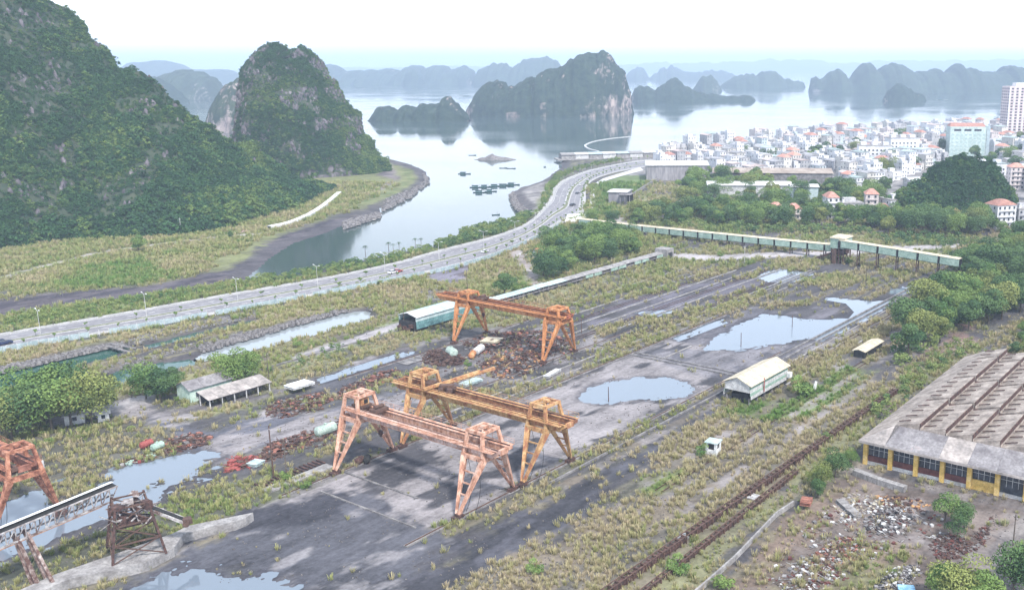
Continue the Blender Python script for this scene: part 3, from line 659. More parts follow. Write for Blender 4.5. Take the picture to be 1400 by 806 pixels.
karst('island', jag([(644,118),(655,94),(675,86),(690,87),(700,95),(715,82),(730,79),(745,77),(755,80),(765,90),(780,100),(790,118)], 60, .7, 5), 118, 500, M_FARISLE, 110, 20, .6, seed=21, label='pale blue rounded far island just behind the big domed island', nsc=1.4)
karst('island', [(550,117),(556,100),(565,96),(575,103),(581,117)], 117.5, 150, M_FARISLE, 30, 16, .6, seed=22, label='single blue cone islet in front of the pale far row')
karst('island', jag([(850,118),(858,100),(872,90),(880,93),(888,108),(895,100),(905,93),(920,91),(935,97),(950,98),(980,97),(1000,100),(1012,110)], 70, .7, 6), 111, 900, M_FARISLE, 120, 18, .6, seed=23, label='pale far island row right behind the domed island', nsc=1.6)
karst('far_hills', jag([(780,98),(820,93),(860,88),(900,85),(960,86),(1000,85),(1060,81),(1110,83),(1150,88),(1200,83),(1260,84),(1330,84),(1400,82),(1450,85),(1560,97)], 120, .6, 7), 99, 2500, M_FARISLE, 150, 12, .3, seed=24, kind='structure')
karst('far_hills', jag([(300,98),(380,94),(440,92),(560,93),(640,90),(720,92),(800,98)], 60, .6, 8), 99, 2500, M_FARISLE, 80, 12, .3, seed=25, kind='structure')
# the rocky point left of the karst hill and the dark spur beyond the big hill
karst('headland', [(284,180),(289,150),(303,125),(312,114),(325,108),(345,106),(370,120),(400,180)], 182, 120, M_HEAD, 90, 30, .8, seed=26, label='pale-cliffed rocky head rising between the big hill and the karst tower', cat='rock hill')
karst('headland', [(150,145),(180,95),(200,103),(215,108),(230,118),(245,130),(258,141)], 142, 200, M_ISLE, 60, 20, .6, seed=27, label='dark wooded spur dropping to the water behind the big hill', cat='hill')
kb, VB = karst('hill', [(318,240),(334,205),(342,165),(345,128),(347,98),(353,77),(363,67),(375,66),(388,68),(395,75),(410,72),(425,80),(430,94),(443,112),(455,131),(469,154),(480,172),(490,189),(498,206),(508,218),(522,231),(536,241)], 246, 150, M_HILL, 220, 90, .85, zbase=0, seed=30, power=2.8, cat='hill', label='steep karst tower hill on the point, wooded with bare cliff patches')
# the big hill on the left: surface laid between its foot, ridge and back foot
foot = [(-420,395),(-200,370),(-60,352),(60,333),(150,326),(230,323),(300,314),(345,302),(395,287),(430,272),(460,258)]
ridge = [(-260,-260,190),(-120,-150,180),(0,-62,170),(84,2,160),(130,52,140),(172,97,115),(212,124,92),(262,156,70),(318,192,50),(392,231,28),(462,264,4)]
F = []; Rg = []; Bk = []
for (fu, fv), (ru, rv, dd) in zip(foot, ridge):
    x, y = P(fu, fv); F.append((x, y, 0)); q = PD(ru, rv, y + dd); Rg.append(q); Bk.append((q[0] - dd * .15, y + dd * 1.65, -4))
F = resample(catmull(F, 8), 240); Rg = resample(catmull(Rg, 8), 240); Bk = resample(catmull(Bk, 8), 240)
nv = 110; V = np.zeros((240, nv, 3)); tt = np.linspace(-.04, 1, 76)
for j, q in enumerate(tt):
    V[:, j, :2] = F[:, :2] * (1 - q) + Rg[:, :2] * q
    V[:, j, 2] = Rg[:, 2] * np.sign(q) * abs(q) ** 1.06 - (2 if q < 0 else 0)
for j in range(76, nv):
    q = (j - 75) / (nv - 76); V[:, j, :2] = Rg[:, :2] * (1 - q) + Bk[:, :2] * q; V[:, j, 2] = Rg[:, 2] * (1 - q ** .9) + Bk[:, 2] * q ** .9
x, y, z = (V[:, :, i].ravel() for i in range(3))
nA = fbm(x / 60, y / 60, z / 40, 5, 61) - .5; nB = fbm(x / 17, y / 17, z / 14, 4, 71) - .5
amp = np.clip(z / 25, 0, 1)
gul = np.abs(fbm(x / 45, y / 200, z / 300, 3, 81) - .5)
rid = 1 - np.abs(fbm(x / 30 + 4, y / 50, z / 60, 4, 131) * 2 - 1)
V[:, :, 2] += ((nA * 11 + nB * 9 + (rid - .75) * 11 - (0.12 - gul) * 50 * (gul < .12)) * amp).reshape(240, nv)
V[:, :, 1] += ((nA * 16 + nB * 10) * amp).reshape(240, nv)
VA = V
link('hill', grid_mesh('hill', V.reshape(-1, 3), 240, nv, M_HILL), label='huge steep hill covered in scrub forest filling the upper left', cat='hill')
# small wooded crag inside the town
kc, VC = karst('hill', [(1200,302),(1212,288),(1228,270),(1248,258),(1264,252),(1276,238),(1295,228),(1312,220),(1325,218),(1335,225),(1350,227),(1362,238),(1372,252),(1378,268),(1388,286),(1396,300)], 304, 60, M_HEAD, 90, 36, 1.1, zbase=0, seed=33, power=2.0, cat='hill', label='small wooded crag standing among the town houses')
print('hills', time.time() - T0)

# ================================================================== VEGETATION
def leaf_cloud(r, lobes, nleaf, size, flat=.55, tone=None):
    """leaf-sized quads spread through the outer part of a crown made of several clumps"""
    V = []; T = []
    tot = sum(l[3] ** 2 for l in lobes)
    for lx, ly, lz, lr, lt in lobes:
        n = int(nleaf * lr * lr / tot)
        d = r.normal(size=(n, 3)); d /= np.linalg.norm(d, axis=1)[:, None]
        d[:, 2] = np.where(d[:, 2] < -.35, -d[:, 2], d[:, 2])
        rad = lr * (1 - np.abs(r.normal(0, .16, n)))
        c = np.array((lx, ly, lz)) + d * rad[:, None] * np.array((1, 1, .8))
        nn = d + r.normal(0, .55, (n, 3)); nn /= np.linalg.norm(nn, axis=1)[:, None]
        a = np.cross(nn, r.normal(size=(n, 3))); a /= np.linalg.norm(a, axis=1)[:, None]; b = np.cross(nn, a)
        s = size * r.uniform(.6, 1.3, n)[:, None]
        q = np.stack([c - a * s, c - b * s * flat, c + a * s, c + b * s * flat], 1)
        V.append(q.reshape(-1, 3)); T.append(np.repeat(lt + r.uniform(-.12, .12, n), 4))
    return np.concatenate(V), np.concatenate(T)
def leaf_mesh(name, V, T, mat):
    me = bpy.data.meshes.new(name); F = np.arange(len(V)).reshape(-1, 4)
    raw_mesh(me, V, F, mat, smooth=False)
    a = me.attributes.new('tone', 'FLOAT', 'POINT'); a.data.foreach_set('value', T[:len(me.vertices)].astype(np.float32)); return me
def crown(seed, h=1.0, w=.8, nlobe=14, nleaf=2600, size=.035, base=.28, tone=.35):
    """unit-height tree crown"""
    r = np.random.RandomState(seed); lobes = []
    for i in range(nlobe):
        z = base + (1 - base) * r.uniform(.12, .86); k = math.sin(min(1, (z - base) / (1 - base) * 1.02) * math.pi) ** .55
        a = i * 2.4 + r.uniform(-.4, .4); rr = w * .5 * k * r.uniform(.25, .78)
        lobes.append((math.cos(a) * rr, math.sin(a) * rr, z, w * r.choice([.12, .15, .2, .25, .29]), tone + r.uniform(-.25, .3)))
    V, T = leaf_cloud(r, lobes, nleaf, size)
    return V, T, lobes
TREES = []
for i, (w, nl, base) in enumerate([(.95,18,.22),(1.1,21,.2),(.8,15,.25),(1.25,24,.22),(.7,14,.2),(1.0,10,.35)]):
    V, T, lobes = crown(100 + i, w=w, nlobe=nl, nleaf=4200 if i < 5 else 1800, base=base, size=.028)
    cm = leaf_mesh('crown', V, T, LEAF_T)
    b = MB(); b.cyl((0,0,-.03), (.01,.01,.42), .028, .018, 7)
    for l in lobes[:7]: b.cyl((.01,.01,.25 + .03*rnd.random()), (l[0]*.85, l[1]*.85, l[2]*.95), .012, .005, 5)
    tm = b.mesh('trunk', M_BARK); alts = [cm]
    for lm in (LEAF_T2, LEAF_T3):
        c2 = cm.copy(); c2.materials.clear(); c2.materials.append(lm); alts.append(c2)
    TREES.append((alts, tm))
V, T, lobes = crown(130, w=1.25, nlobe=9, nleaf=900, size=.06, base=.0, tone=.45); BUSH = leaf_mesh('crown', V, T, LEAF_T)
V, T, lobes = crown(131, w=.6, nlobe=5, nleaf=200, size=.07, base=.45, tone=.5); SAP = leaf_mesh('crown', V, T, LEAF_T)
b = MB(); b.cyl((0,0,0), (0,0,.6), .022, .014, 5); SAPT = b.mesh('trunk', M_BARK)
def tree(name, x, y, h, kind, label, group, cat='tree', z=0.0, rr=None):
    rr = rnd.random() * 6.28 if rr is None else rr
    t = empty(name, (x, y, z), rr, label, cat, group)
    cm, tm = TREES[kind]
    link('trunk', tm, t, sc=(h, h, h)); w = rnd.uniform(.9, 1.15)
    link('crown', cm[rnd.choice([0, 0, 1, 2, 2])], t, sc=(h * w, h * w, h))
    return t

# protos for scattered ground cover (they live only inside the scatter objects)
def proto(name, me):
    o = bpy.data.objects.new(name, me); return o
PRO_TUFT = []
for i in range(5):
    r = np.random.RandomState(i); Vv = []; n = 26
    for k in range(n):
        a = r.uniform(0, 6.28); q = r.uniform(0, .38); x0, y0 = math.cos(a) * q, math.sin(a) * q
        le = r.uniform(.45, 1.0); ln = r.uniform(.1, .55); a2 = a + r.uniform(-.8, .8); wd = r.uniform(.035, .07)
        px_, py_ = -math.sin(a2) * wd, math.cos(a2) * wd
        Vv += [(x0 - px_, y0 - py_, -.05), (x0 + px_, y0 + py_, -.05), (x0 + math.cos(a2) * ln + px_ * .5, y0 + math.sin(a2) * ln + py_ * .5, le), (x0 + math.cos(a2) * ln - px_ * .5, y0 + math.sin(a2) * ln - py_ * .5, le)]
    me = bpy.data.meshes.new('tuft'); raw_mesh(me, np.array(Vv), np.arange(len(Vv)).reshape(-1, 4), LEAF_G, smooth=False); PRO_TUFT.append(proto('tuft', me))
def bushprotos(mat, n, nleaf, size):
    o = []
    for i in range(n):
        V, T, l = crown(200 + i, w=1.25, nlobe=8, nleaf=nleaf, size=size, base=-.1, tone=.3)
        me = bpy.data.meshes.new('bush'); raw_mesh(me, V, np.arange(len(V)).reshape(-1, 4), mat, smooth=False); o.append(proto('bush', me))
    return o
PRO_HILL = bushprotos(LEAF_B, 4, 170, .12)
PRO_SCRUB = bushprotos(LEAF_H, 4, 240, .085)
M_OUT = weathered('limestone_outcrop', (.055,.052,.06), (.15,.135,.15), .25, .36, .6, c=(.34,.30,.30), bump=.5)
PRO_OUT = []
for i in range(5):
    rr = np.random.RandomState(i + 30); b = MB(); k_ = 8; rings = []
    for q_, (zz_, f_) in enumerate(((-.5, .55), (.1, .6), (.55, .45), (.95, .18))):
        rings.append([(math.cos(6.283*q/k_) * f_ * rr.uniform(.6, 1.3), math.sin(6.283*q/k_) * f_ * rr.uniform(.5, 1.1), zz_ + rr.uniform(-.12, .12)) for q in range(k_)])
    for a_, c_ in zip(rings[:-1], rings[1:]): b.prism(a_, c_, cap=c_ is rings[-1])
    PRO_OUT.append(proto('outcrop', b.mesh('outcrop', M_OUT)))
def scatter(name, pts, rz, sc, tone, protos, label=None):
    n = len(pts); me = bpy.data.meshes.new(name); me.vertices.add(n); me.vertices.foreach_set('co', np.asarray(pts, np.float32).ravel())
    for nm, arr in (('rz', rz), ('sc', sc), ('tone', tone)):
        a = me.attributes.new(nm, 'FLOAT', 'POINT'); a.data.foreach_set('value', np.asarray(arr, np.float32))
    a = me.attributes.new('pick', 'INT', 'POINT'); a.data.foreach_set('value', np.random.RandomState(1).randint(0, len(protos), n).astype(np.int32))
    o = link(name, me, kind='stuff', label=label)
    ng = bpy.data.node_groups.new(name, 'GeometryNodeTree')
    ng.interface.new_socket('Geometry', in_out='INPUT', socket_type='NodeSocketGeometry'); ng.interface.new_socket('Geometry', in_out='OUTPUT', socket_type='NodeSocketGeometry')
    N = ng.nodes; L = ng.links.new
    gi = N.new('NodeGroupInput'); go = N.new('NodeGroupOutput'); iop = N.new('GeometryNodeInstanceOnPoints')
    jn = N.new('GeometryNodeJoinGeometry')
    for p in protos:
        oi = N.new('GeometryNodeObjectInfo'); oi.inputs['Object'].default_value = p; oi.inputs['As Instance'].default_value = True
        L(oi.outputs['Geometry'], jn.inputs[0])
    def att(nm, ty):
        q = N.new('GeometryNodeInputNamedAttribute'); q.data_type = ty; q.inputs['Name'].default_value = nm; return q.outputs['Attribute']
    cb = N.new('ShaderNodeCombineXYZ'); L(att('rz', 'FLOAT'), cb.inputs['Z'])
    e2r = N.new('FunctionNodeEulerToRotation'); L(cb.outputs[0], e2r.inputs[0])
    L(gi.outputs[0], iop.inputs['Points']); L(jn.outputs[0], iop.inputs['Instance']); iop.inputs['Pick Instance'].default_value = True
    L(att('pick', 'INT'), iop.inputs['Instance Index']); L(e2r.outputs[0], iop.inputs['Rotation']); L(att('sc', 'FLOAT'), iop.inputs['Scale'])
    L(iop.outputs[0], go.inputs[0])
    md = o.modifiers.new('scatter', 'NODES'); md.node_group = ng
    return o
# ---- grass over the yard and meadows
r = np.random.RandomState(4)
def area_pts(n, y0, y1, k0, k1):
    y = np.sqrt(r.uniform(y0 * y0, y1 * y1, n)); return y * r.uniform(k0, k1, n), y
x, y = area_pts(620000, 118, 760, -.80, .50)
i0 = np.clip(np.searchsorted(yy, y), 0, len(yy) - 1); j0 = np.clip(np.searchsorted(kk, x / y), 0, len(kk) - 1); gi_ = i0 * len(kk) + j0
g = GG[gi_]; tn = GT[gi_]; s_ = x * RX + y * RY; t_ = x * RY - y * RX
cl = fbm(x / 2.2, y / 2.2, o=2, seed=91) * .45 + fbm(s_ / 60, t_ / 1.5, o=2, seed=95) * .35 + fbm(x / 14, y / 14, o=3, seed=92) * .2
keep = (r.uniform(0, 1, len(x)) < np.clip(g, 0, 1) * .95 * (.24 + .76 * sst(.56 - .20 * g, .68 - .20 * g, cl + .02))) & (GZ[gi_] > -.11)
keep &= r.uniform(0, 1, len(x)) < np.clip(1.3 - y / 620, .22, 1)
x, y, tn, g_ = x[keep], y[keep], tn[keep], gi_[keep]
sc = (r.uniform(.28, 1.0, len(x)) ** 1.6 * 1.22 + .10) * (1 + .35 * fbm(x / 12, y / 12, seed=97)) * np.interp(y, [150, 300, 500, 700], [.85, 1.1, 1.6, 2.2])
tone = np.clip(tn * .80 + r.uniform(-.18, .18, len(x)) + (fbm(x / 15, y / 15, seed=99) - .5) * .6 - .15, 0, 1.1)
scatter('grass', np.stack([x, y, GZ[g_]], 1), r.uniform(0, 6.28, len(x)), sc, tone, PRO_TUFT, label='tufts of dry and green grass over the yard')
print('grass', len(x), time.time() - T0)
# ---- clods, gravel and litter lying on the bare yard
PRO_ST = []
M_CLOD = weathered('clod', (.06,.058,.062), (.17,.155,.15), 1.5, c=(.30,.28,.27))
for i in range(4):
    rr = np.random.RandomState(i + 60); b = MB(); k_ = 6
    bot = [(math.cos(6.283*q/k_) * rr.uniform(.35,.6), math.sin(6.283*q/k_) * rr.uniform(.35,.6), -.1) for q in range(k_)]
    b.prism(bot, [(p[0]*rr.uniform(.3,.75), p[1]*rr.uniform(.3,.75), rr.uniform(.25,.5)) for p in bot]); PRO_ST.append(proto('clod', b.mesh('clod', M_CLOD)))
x, y = area_pts(120000, 118, 420, -.80, .45)
i0 = np.clip(np.searchsorted(yy, y), 0, len(yy) - 1); j0 = np.clip(np.searchsorted(kk, x / y), 0, len(kk) - 1); gi_ = i0 * len(kk) + j0
cl = fbm(x / 5, y / 5, o=4, seed=191); g = GG[gi_]
keep = (r.uniform(0, 1, len(x)) < sst(.45, .62, cl) * (.25 + .75 * np.clip(g * 3, 0, 1))) & (GZ[gi_] > -.3) & (GROAD[gi_] < -2)
x, y, gi_ = x[keep], y[keep], gi_[keep]
scatter('gravel', np.stack([x, y, GZ[gi_]], 1), r.uniform(0, 6.28, len(x)), r.uniform(.12, .62, len(x)) ** 1.4, r.uniform(0, 1, len(x)), PRO_ST, label='clods and broken stones strewn over the yard')
print('gravel', len(x))
# ---- forest on the hills
def hill_pts(V, n, seed):
    rr = np.random.RandomState(seed); a, b, c = V[:-1, :-1], V[1:, :-1], V[:-1, 1:]
    nrm = np.cross(b - a, c - a); ar = np.linalg.norm(nrm, axis=2); nz = np.abs(nrm[:, :, 2]) / (ar + 1e-9)
    p = (ar / ar.sum()).ravel(); k = rr.choice(len(p), n, p=p); i, j = np.unravel_index(k, ar.shape); f1, f2 = rr.uniform(0, 1, n)[:, None], rr.uniform(0, 1, n)[:, None]
    pt = V[i, j] * (1 - f1) * (1 - f2) + V[i + 1, j] * f1 * (1 - f2) + V[i, j + 1] * (1 - f1) * f2 + V[i + 1, j + 1] * f1 * f2
    return pt, nz[i, j]
for V, n, sd, th, lo, hi, lim in ((VA, 66000, 1, .47, 1.9, 5.2, 800), (VB, 32000, 2, .49, 1.5, 4.0, 2000), (VC, 4500, 3, .40, 2.4, 4.6, 2000)):
    pt, nz_ = hill_pts(V, n, sd)
    rk = fbm(pt[:, 0] / 20, pt[:, 1] / 30, pt[:, 2] / 13, 4, 5 + sd)
    up = np.clip(pt[:, 2] / 130, 0, 1) * (2.0 if sd == 1 else 2.6 if sd == 2 else 1.2)
    rr = np.random.RandomState(sd + 90); cov = sst(th - .13, th + .0, rk + (nz_ - .5) * .12 - up * .07) * .72 + .28
    keep = (rr.uniform(0, 1, len(pt)) < cov) & (pt[:, 2] > -.5)
    pt = pt[keep]; cov = cov[keep]; n = len(pt); rr = np.random.RandomState(sd)
    tone = np.clip(.13 + (fbm(pt[:, 0] / 35, pt[:, 1] / 35, pt[:, 2] / 35, 3, 7) - .5) * 1.7 + rr.normal(0, .22, n), 0, 1.1)
    pt[:, 2] -= .5
    scatter('forest', pt, rr.uniform(0, 6.28, n), (lo + (hi - lo) * rr.uniform(0, 1, n) ** 1.6 + (rr.uniform(0, 1, n) < .03) * rr.uniform(1, 3.5, n)) * np.interp(pt[:, 2], [0, 150], [1, .72]) * (.55 + .45 * cov), tone, PRO_HILL,
            label=['', 'scrub forest on the big hill', 'scrub forest on the karst tower', 'scrub forest on the town crag'][sd])
for V, n, sd, th, lo, hi in ((VA, 4500, 1, .365, .8, 3.4), (VB, 6000, 2, .43, .8, 3.2), (VC, 260, 3, .42, 1.0, 3.5)):
    pt, nz_ = hill_pts(V, n, sd + 300)
    rk = fbm(pt[:, 0] / 20, pt[:, 1] / 30, pt[:, 2] / 13, 4, 5 + sd) + (nz_ - .5) * .12 - np.clip(pt[:, 2] / 130, 0, 1) * .06
    k_ = (rk < th) & (pt[:, 2] > 14); pt = pt[k_]; n = len(pt); rr = np.random.RandomState(sd + 7); pt[:, 2] -= .6
    scatter('outcrops', pt, rr.uniform(0, 6.28, n), lo + (hi - lo) * rr.uniform(0, 1, n) ** 2, rr.uniform(0, 1, n), PRO_OUT, label=['', 'grey limestone outcrops on the big hill', 'grey limestone outcrops on the karst tower', 'limestone outcrops on the town crag'][sd])
    print('outcrops', n)
# ---- scrub along the shore and around the trees
def scrub(polys, dens, lo, hi, tone, label, seed):
    rr = np.random.RandomState(seed); PT = []; 
    for px in polys:
        w = np.array(pl(px)); x0, y0 = w.min(0); x1, y1 = w.max(0); n = int((x1 - x0) * (y1 - y0) * dens)
        x = rr.uniform(x0, x1, n); y = rr.uniform(y0, y1, n); k = sdf(w, x, y) + (fbm(x / 6, y / 6, seed=3) - .5) * 6 > 0; PT.append(np.stack([x[k], y[k], np.zeros(k.sum()) - .25], 1))
    pt = np.concatenate(PT); n = len(pt)
    scatter('scrub', pt, rr.uniform(0, 6.28, n), rr.uniform(lo, hi, n), np.clip(tone + rr.uniform(-.3, .3, n) + (fbm(pt[:,0]/20, pt[:,1]/20, seed=12)-.5)*.8, 0, 1), PRO_SCRUB, label)
scrub([[(-100,462),(0,440),(120,418),(260,398),(345,382),(440,366),(520,350),(590,336),(600,341),(500,365),(350,391),(200,414),(0,449),(-100,466)]], .16, 1.2, 3.0, .45, 'band of green bushes between the mudflat and the highway', 1)
scrub([[(590,336),(626,326),(632,316),(690,304),(722,292),(728,293),(700,312),(650,328),(600,341)]], .30, 1.6, 3.6, .35, 'green bushes on the shore bank right of the palms', 2)
scrub([[(738,292),(745,262),(752,250),(765,242),(768,240),(762,248),(750,262),(745,280)],[(745,262),(760,238),(790,228),(850,215),(850,218),(790,232),(764,243)]], .2, 1.2, 2.6, .4, 'low hedge on the sea side of the highway bend', 3)
scrub([[(440,398),(480,388),(540,380),(560,390),(520,402),(470,410)],[(355,480),(420,472),(480,470),(440,500),(370,515)],[(0,600),(60,590),(170,575),(200,590),(130,600),(30,615)],[(560,462),(640,440),(680,425),(690,430),(640,450),(580,470)]], .05, .8, 2.2, .5, 'loose low bushes on the bank between channel and yard', 4)
scrub([[(1190,560),(1230,520),(1290,470),(1330,465),(1345,480),(1300,500),(1250,530),(1210,575)]], .10, 1.2, 3.2, .5, 'leafy bushes along the left side of the big warehouse', 5)
scrub([[(860,300),(1000,305),(1190,315),(1190,322),(1000,316),(860,308)],[(1190,322),(1330,325),(1340,340),(1200,332)],[(950,250),(1010,248),(1200,262),(1210,300),(1040,300),(960,280)],[(738,372),(770,335),(870,336),(868,348),(800,362),(755,380)],
       [(1205,500),(1260,460),(1310,370),(1400,330),(1400,420),(1330,440),(1240,500)]], .07, 2.0, 4.5, .3, 'undergrowth beneath the tree belts', 6)
scrub([[(1120,800),(1180,750),(1240,745),(1250,760),(1200,806)],[(1060,690),(1110,640),(1120,650),(1070,700)]], .12, .5, 1.2, .6, 'weeds in the works yard', 7)
print('scrub', time.time() - T0)
# ================================================================== GANTRY CRANES
def crane(s0, tL, tR, oL, oR, M, MG, MPALE, label, wb=16.4, zg=11.6, ztop=17.3, broken=False, cab=True, cabside=-1):
    """local x = across the yard (t), local y = along the rails (s)"""
    sc, tc_ = s0 + wb / 2, (tL + tR) / 2
    o = empty('gantry_crane', (*Y(sc, tc_), 0), ANG - math.pi / 2, label, 'gantry crane', 'gantry cranes standing over the stockyard')
    hw = (tR - tL) / 2
    G = 1.75                                                # girders at y = +-G
    for sx in (-1, 1):
        xb = sx * hw
        for sy in (-1, 1):
            yb = sy * wb / 2
            b = MB(); b.box(xb, yb, .18, 1.1, 2.6, .75); b.box(xb, yb, .9, .7, .9, .5)
            for q in (-.85, .85): b.cyl((xb-.15, yb+q, .38), (xb+.15, yb+q, .38), .36, n=10)
            b.build('wheel_bogie', M_RUST_DARK, o)
            for kx in (-1, 1):
                b = MB(); b.bar((xb + kx*.32, yb, 1.2), (xb + kx*2.7, sy*2.9, zg), .42, .5, 1.2, 1.1)
                b.build('leg', M, o)
            # rungs between the two legs of a pair
            for f in (.35, .55, .75):
                z = 1.2 + (zg - 1.2) * f; w = .32 + 2.38 * f; y_ = yb + (sy*2.9 - yb) * f
                MB().bar((xb - w, y_, z), (xb + w, y_, z), .22, .3).build('cross_tie', M, o)
        # ladder up the outer leg pair
        b = MB(); p0 = np.array((xb + sx*.6, -wb/2 + .3, 1.2)); p1 = np.array((xb + sx*1.6, -3.3, zg - 1.2))
        for q in (-.28, .28): b.bar(p0 + (0, q, 0), p1 + (0, q, 0), .08)
        for i in range(20):
            c = p0 + (p1 - p0) * (i + .5) / 20; b.bar(c + (0, -.28, 0), c + (0, .28, 0), .05)
        b.build('ladder', M, o)
        # end frame under the girders and saddle above them
        b = MB()
        for y_ in (-3.0, 3.0): b.box(xb, y_, zg - .3, 6.4, .8, .95)
        for x_ in (-2.9, 2.9): b.box(xb + x_, 0, zg - .28, .8, 5.15, .9)
        b.build('portal_beam', M, o)
        for kx in (-1, 1):
            for ky in (-1, 1):
                MB().bar((xb + kx*2.75, ky*2.95, zg + .6), (xb + kx*2.05, ky*2.3, ztop - .5), .75, .75, .6, .6).build('saddle_post', M, o)
        b = MB()
        for ky in (-1, 1): b.box(xb, ky*2.25, ztop - .55, 4.8, .6, .62)
        for kx in (-1, 1): b.box(xb + kx*2.05, 0, ztop - .545, .6, 3.88, .6)
        b.build('saddle_ring', M, o)
        b = MB(); b.bar((xb - 2.0, -2.1, ztop - .25), (xb + 2.0, 2.1, ztop - .25), .35, .3); b.box(xb + .3, .2, ztop + .03, 1.3, 1.1, .5)
        b.bar((xb - 2, 2.1, ztop - .24), (xb + 2, -2.1, ztop - .24), .3, .25)
        b.build('saddle_brace', M, o)
    x0, x1 = -hw - oL, hw + oR
    for ky in (-1, 1):
        b = MB(); y_ = ky * G
        # box girder with chamfered nose ends
        zb, zt = zg + .66, zg + 2.45
        pts = [(x0, zt), (x0, zt - .7), (x0 + 1.6, zb), (x1 - 1.6, zb), (x1, zt - .7), (x1, zt)]
        b.prism([(x, y_ + .55, z) for x, z in pts], [(x, y_ - .55, z) for x, z in pts])
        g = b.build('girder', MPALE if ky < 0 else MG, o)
        b = MB()
        for i in range(int((x1 - x0) / 2.0)):
            x = x0 + 1.8 + i * 2.0
            if x < x1 - 1.8: b.box(x, y_ + ky*.58, zb + .05, .12, .06, zt - zb - .1)
        b.box((x0+x1)/2, y_ - .62, zt - .1, x1 - x0 - .1, .16, .12); b.box((x0+x1)/2, y_ - .62, zb - .02, x1 - x0 - 3.4, .16, .12)
        b.build('stiffeners', M, g)
        MB().box((x0+x1)/2, y_, zt + .003, x1 - x0 - .4, .22, .2).build('crane_rail', M_RUST_DARK, o)
        # side walkway with railing
        b = MB(); yw = ky * (G + 1.15); b.box((x0+x1)/2, yw, zt - .28, x1 - x0 - 1, 1.0, .08)
        b.build('walkway', M, o)
        b = MB(); n = int((x1 - x0) / 3)
        for i in range(n + 1):
            x = x0 + .5 + (x1 - x0 - 1) * i / n; b.box(x, ky * (G + 1.6), zt - .19, .06, .06, 1.1)
        b.box((x0+x1)/2, ky * (G + 1.6), zt + .9, x1 - x0 - 1, .06, .06); b.box((x0+x1)/2, ky * (G + 1.6), zt + .4, x1 - x0 - 1, .05, .05)
        b.build('railing', M, o)
    for x in (x0 + .5, x1 - .5): MB().box(x, 0, zg + 1.2, .7, 2.36, 1.1).build('end_tie', MG, o)
    if cab:
        xc = cabside * hw + (-cabside) * .6
        t = MB(); t.box(xc, 0, zg + 2.66, 3.6, 3.0, .5).build('trolley', M_RUST, o)
        b = MB(); b.box(xc, 0, zg + 3.162, 2.5, 2.2, 1.5); h = b.build('trolley_hoist', M_YEL, o)
        MB().box(xc + 1.3, .2, zg + 3.5, .12, 1.0, .9).build('opening', M_DARK, h)
    b = MB(); b.box(hw + 2.2, 3.2, zg + .66, 1.1, .7, 1.5); b.build('electric_cabinet', M_WHITE_D, o)
    for q in (-1.1, 1.3):
        b = MB(); p0 = np.array((hw + q, -3.5, zg + .2))
        for i in range(8):
            f0, f1 = i / 8, (i + 1) / 8
            b.bar(p0 + (1.4*math.sin(3.1*f0), -1.2*f0, -zg*f0), p0 + (1.4*math.sin(3.1*f1), -1.2*f1, -zg*f1), .07)
        b.build('cable', M_RUBBER, o)
    if cab:
        xh = cabside * hw - cabside * 6.5; b = MB()
        for q in (-.35, .35): b.bar((xh + q, 0, zg + 2.4), (xh + q*.6, 0, zg - 2.2), .06)
        b.build('hoist_rope', M_RUBBER, o)
        b = MB(); b.box(xh, 0, zg - 3.0, .9, .6, .9); b.cyl((xh, -.12, zg - 3.3), (xh, .12, zg - 3.3), .35, n=8); b.build('hook_block', M_RUST_DARK, o)
        b = MB(); b.box(xh, 0, zg + 2.66, 2.4, 3.6, .7); b.cyl((xh, -1.2, zg + 3.7), (xh, 1.2, zg + 3.7), .45, n=9); b.build('winch', M_RUST, o)
    if broken:
        b = MB(); xc = -hw + 6.5
        for q in (-2.0, 2.0): b.bar((xc + q * .25 - 2, q - 2.0, zg + 2.9), (xc + 1.6 + q * .3, q + 13.5, zg + 4.0), .65, .7)
        for i in range(7): f = i / 7; b.bar((xc - 2.3 + 3.5*f, -3.6 + 15*f, zg + 3 + f), (xc - .8 + 3.5*f, .2 + 15*f, zg + 3 + f), .25)
        b.build('loose_boom', M_YEL, o)
        b = MB()
        for i in range(9): b.box(xc - 4 + rnd.uniform(-1, 8), rnd.uniform(-1.8, 1.2), zg + 2.6 + rnd.uniform(0, .3), rnd.uniform(.8, 2.4), rnd.uniform(.8, 1.8), rnd.uniform(.4, 1.3), rnd.uniform(0, 1))
        b.build('trolley_machinery', M_RUST, o)
    return o
crane(125.9, -174.8, -135.8, 2.2, 6.0, M_PINK, M_PINK, M_GIRDER_PALE, 'nearest pale pink gantry crane, its far girder end level with the ochre crane', cabside=-1)
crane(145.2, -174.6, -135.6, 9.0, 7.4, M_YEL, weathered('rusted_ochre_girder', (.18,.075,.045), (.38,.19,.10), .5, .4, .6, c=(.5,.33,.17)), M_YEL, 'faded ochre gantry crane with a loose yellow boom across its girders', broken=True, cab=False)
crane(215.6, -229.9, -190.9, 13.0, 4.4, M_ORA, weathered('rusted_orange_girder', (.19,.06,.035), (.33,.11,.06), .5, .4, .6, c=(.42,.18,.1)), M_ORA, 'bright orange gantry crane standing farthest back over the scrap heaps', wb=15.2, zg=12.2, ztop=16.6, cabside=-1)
crane(68.6, -245, -204.5, 3.0, 3.0, weathered('rust_streaked_orange', (.16,.06,.04), (.42,.19,.12), .8, .4, .58, c=(.5,.3,.22)), M_GIRDER, M_RUST, 'rust streaked gantry crane cut off by the left edge beside the long pond', wb=12.5, cab=False)

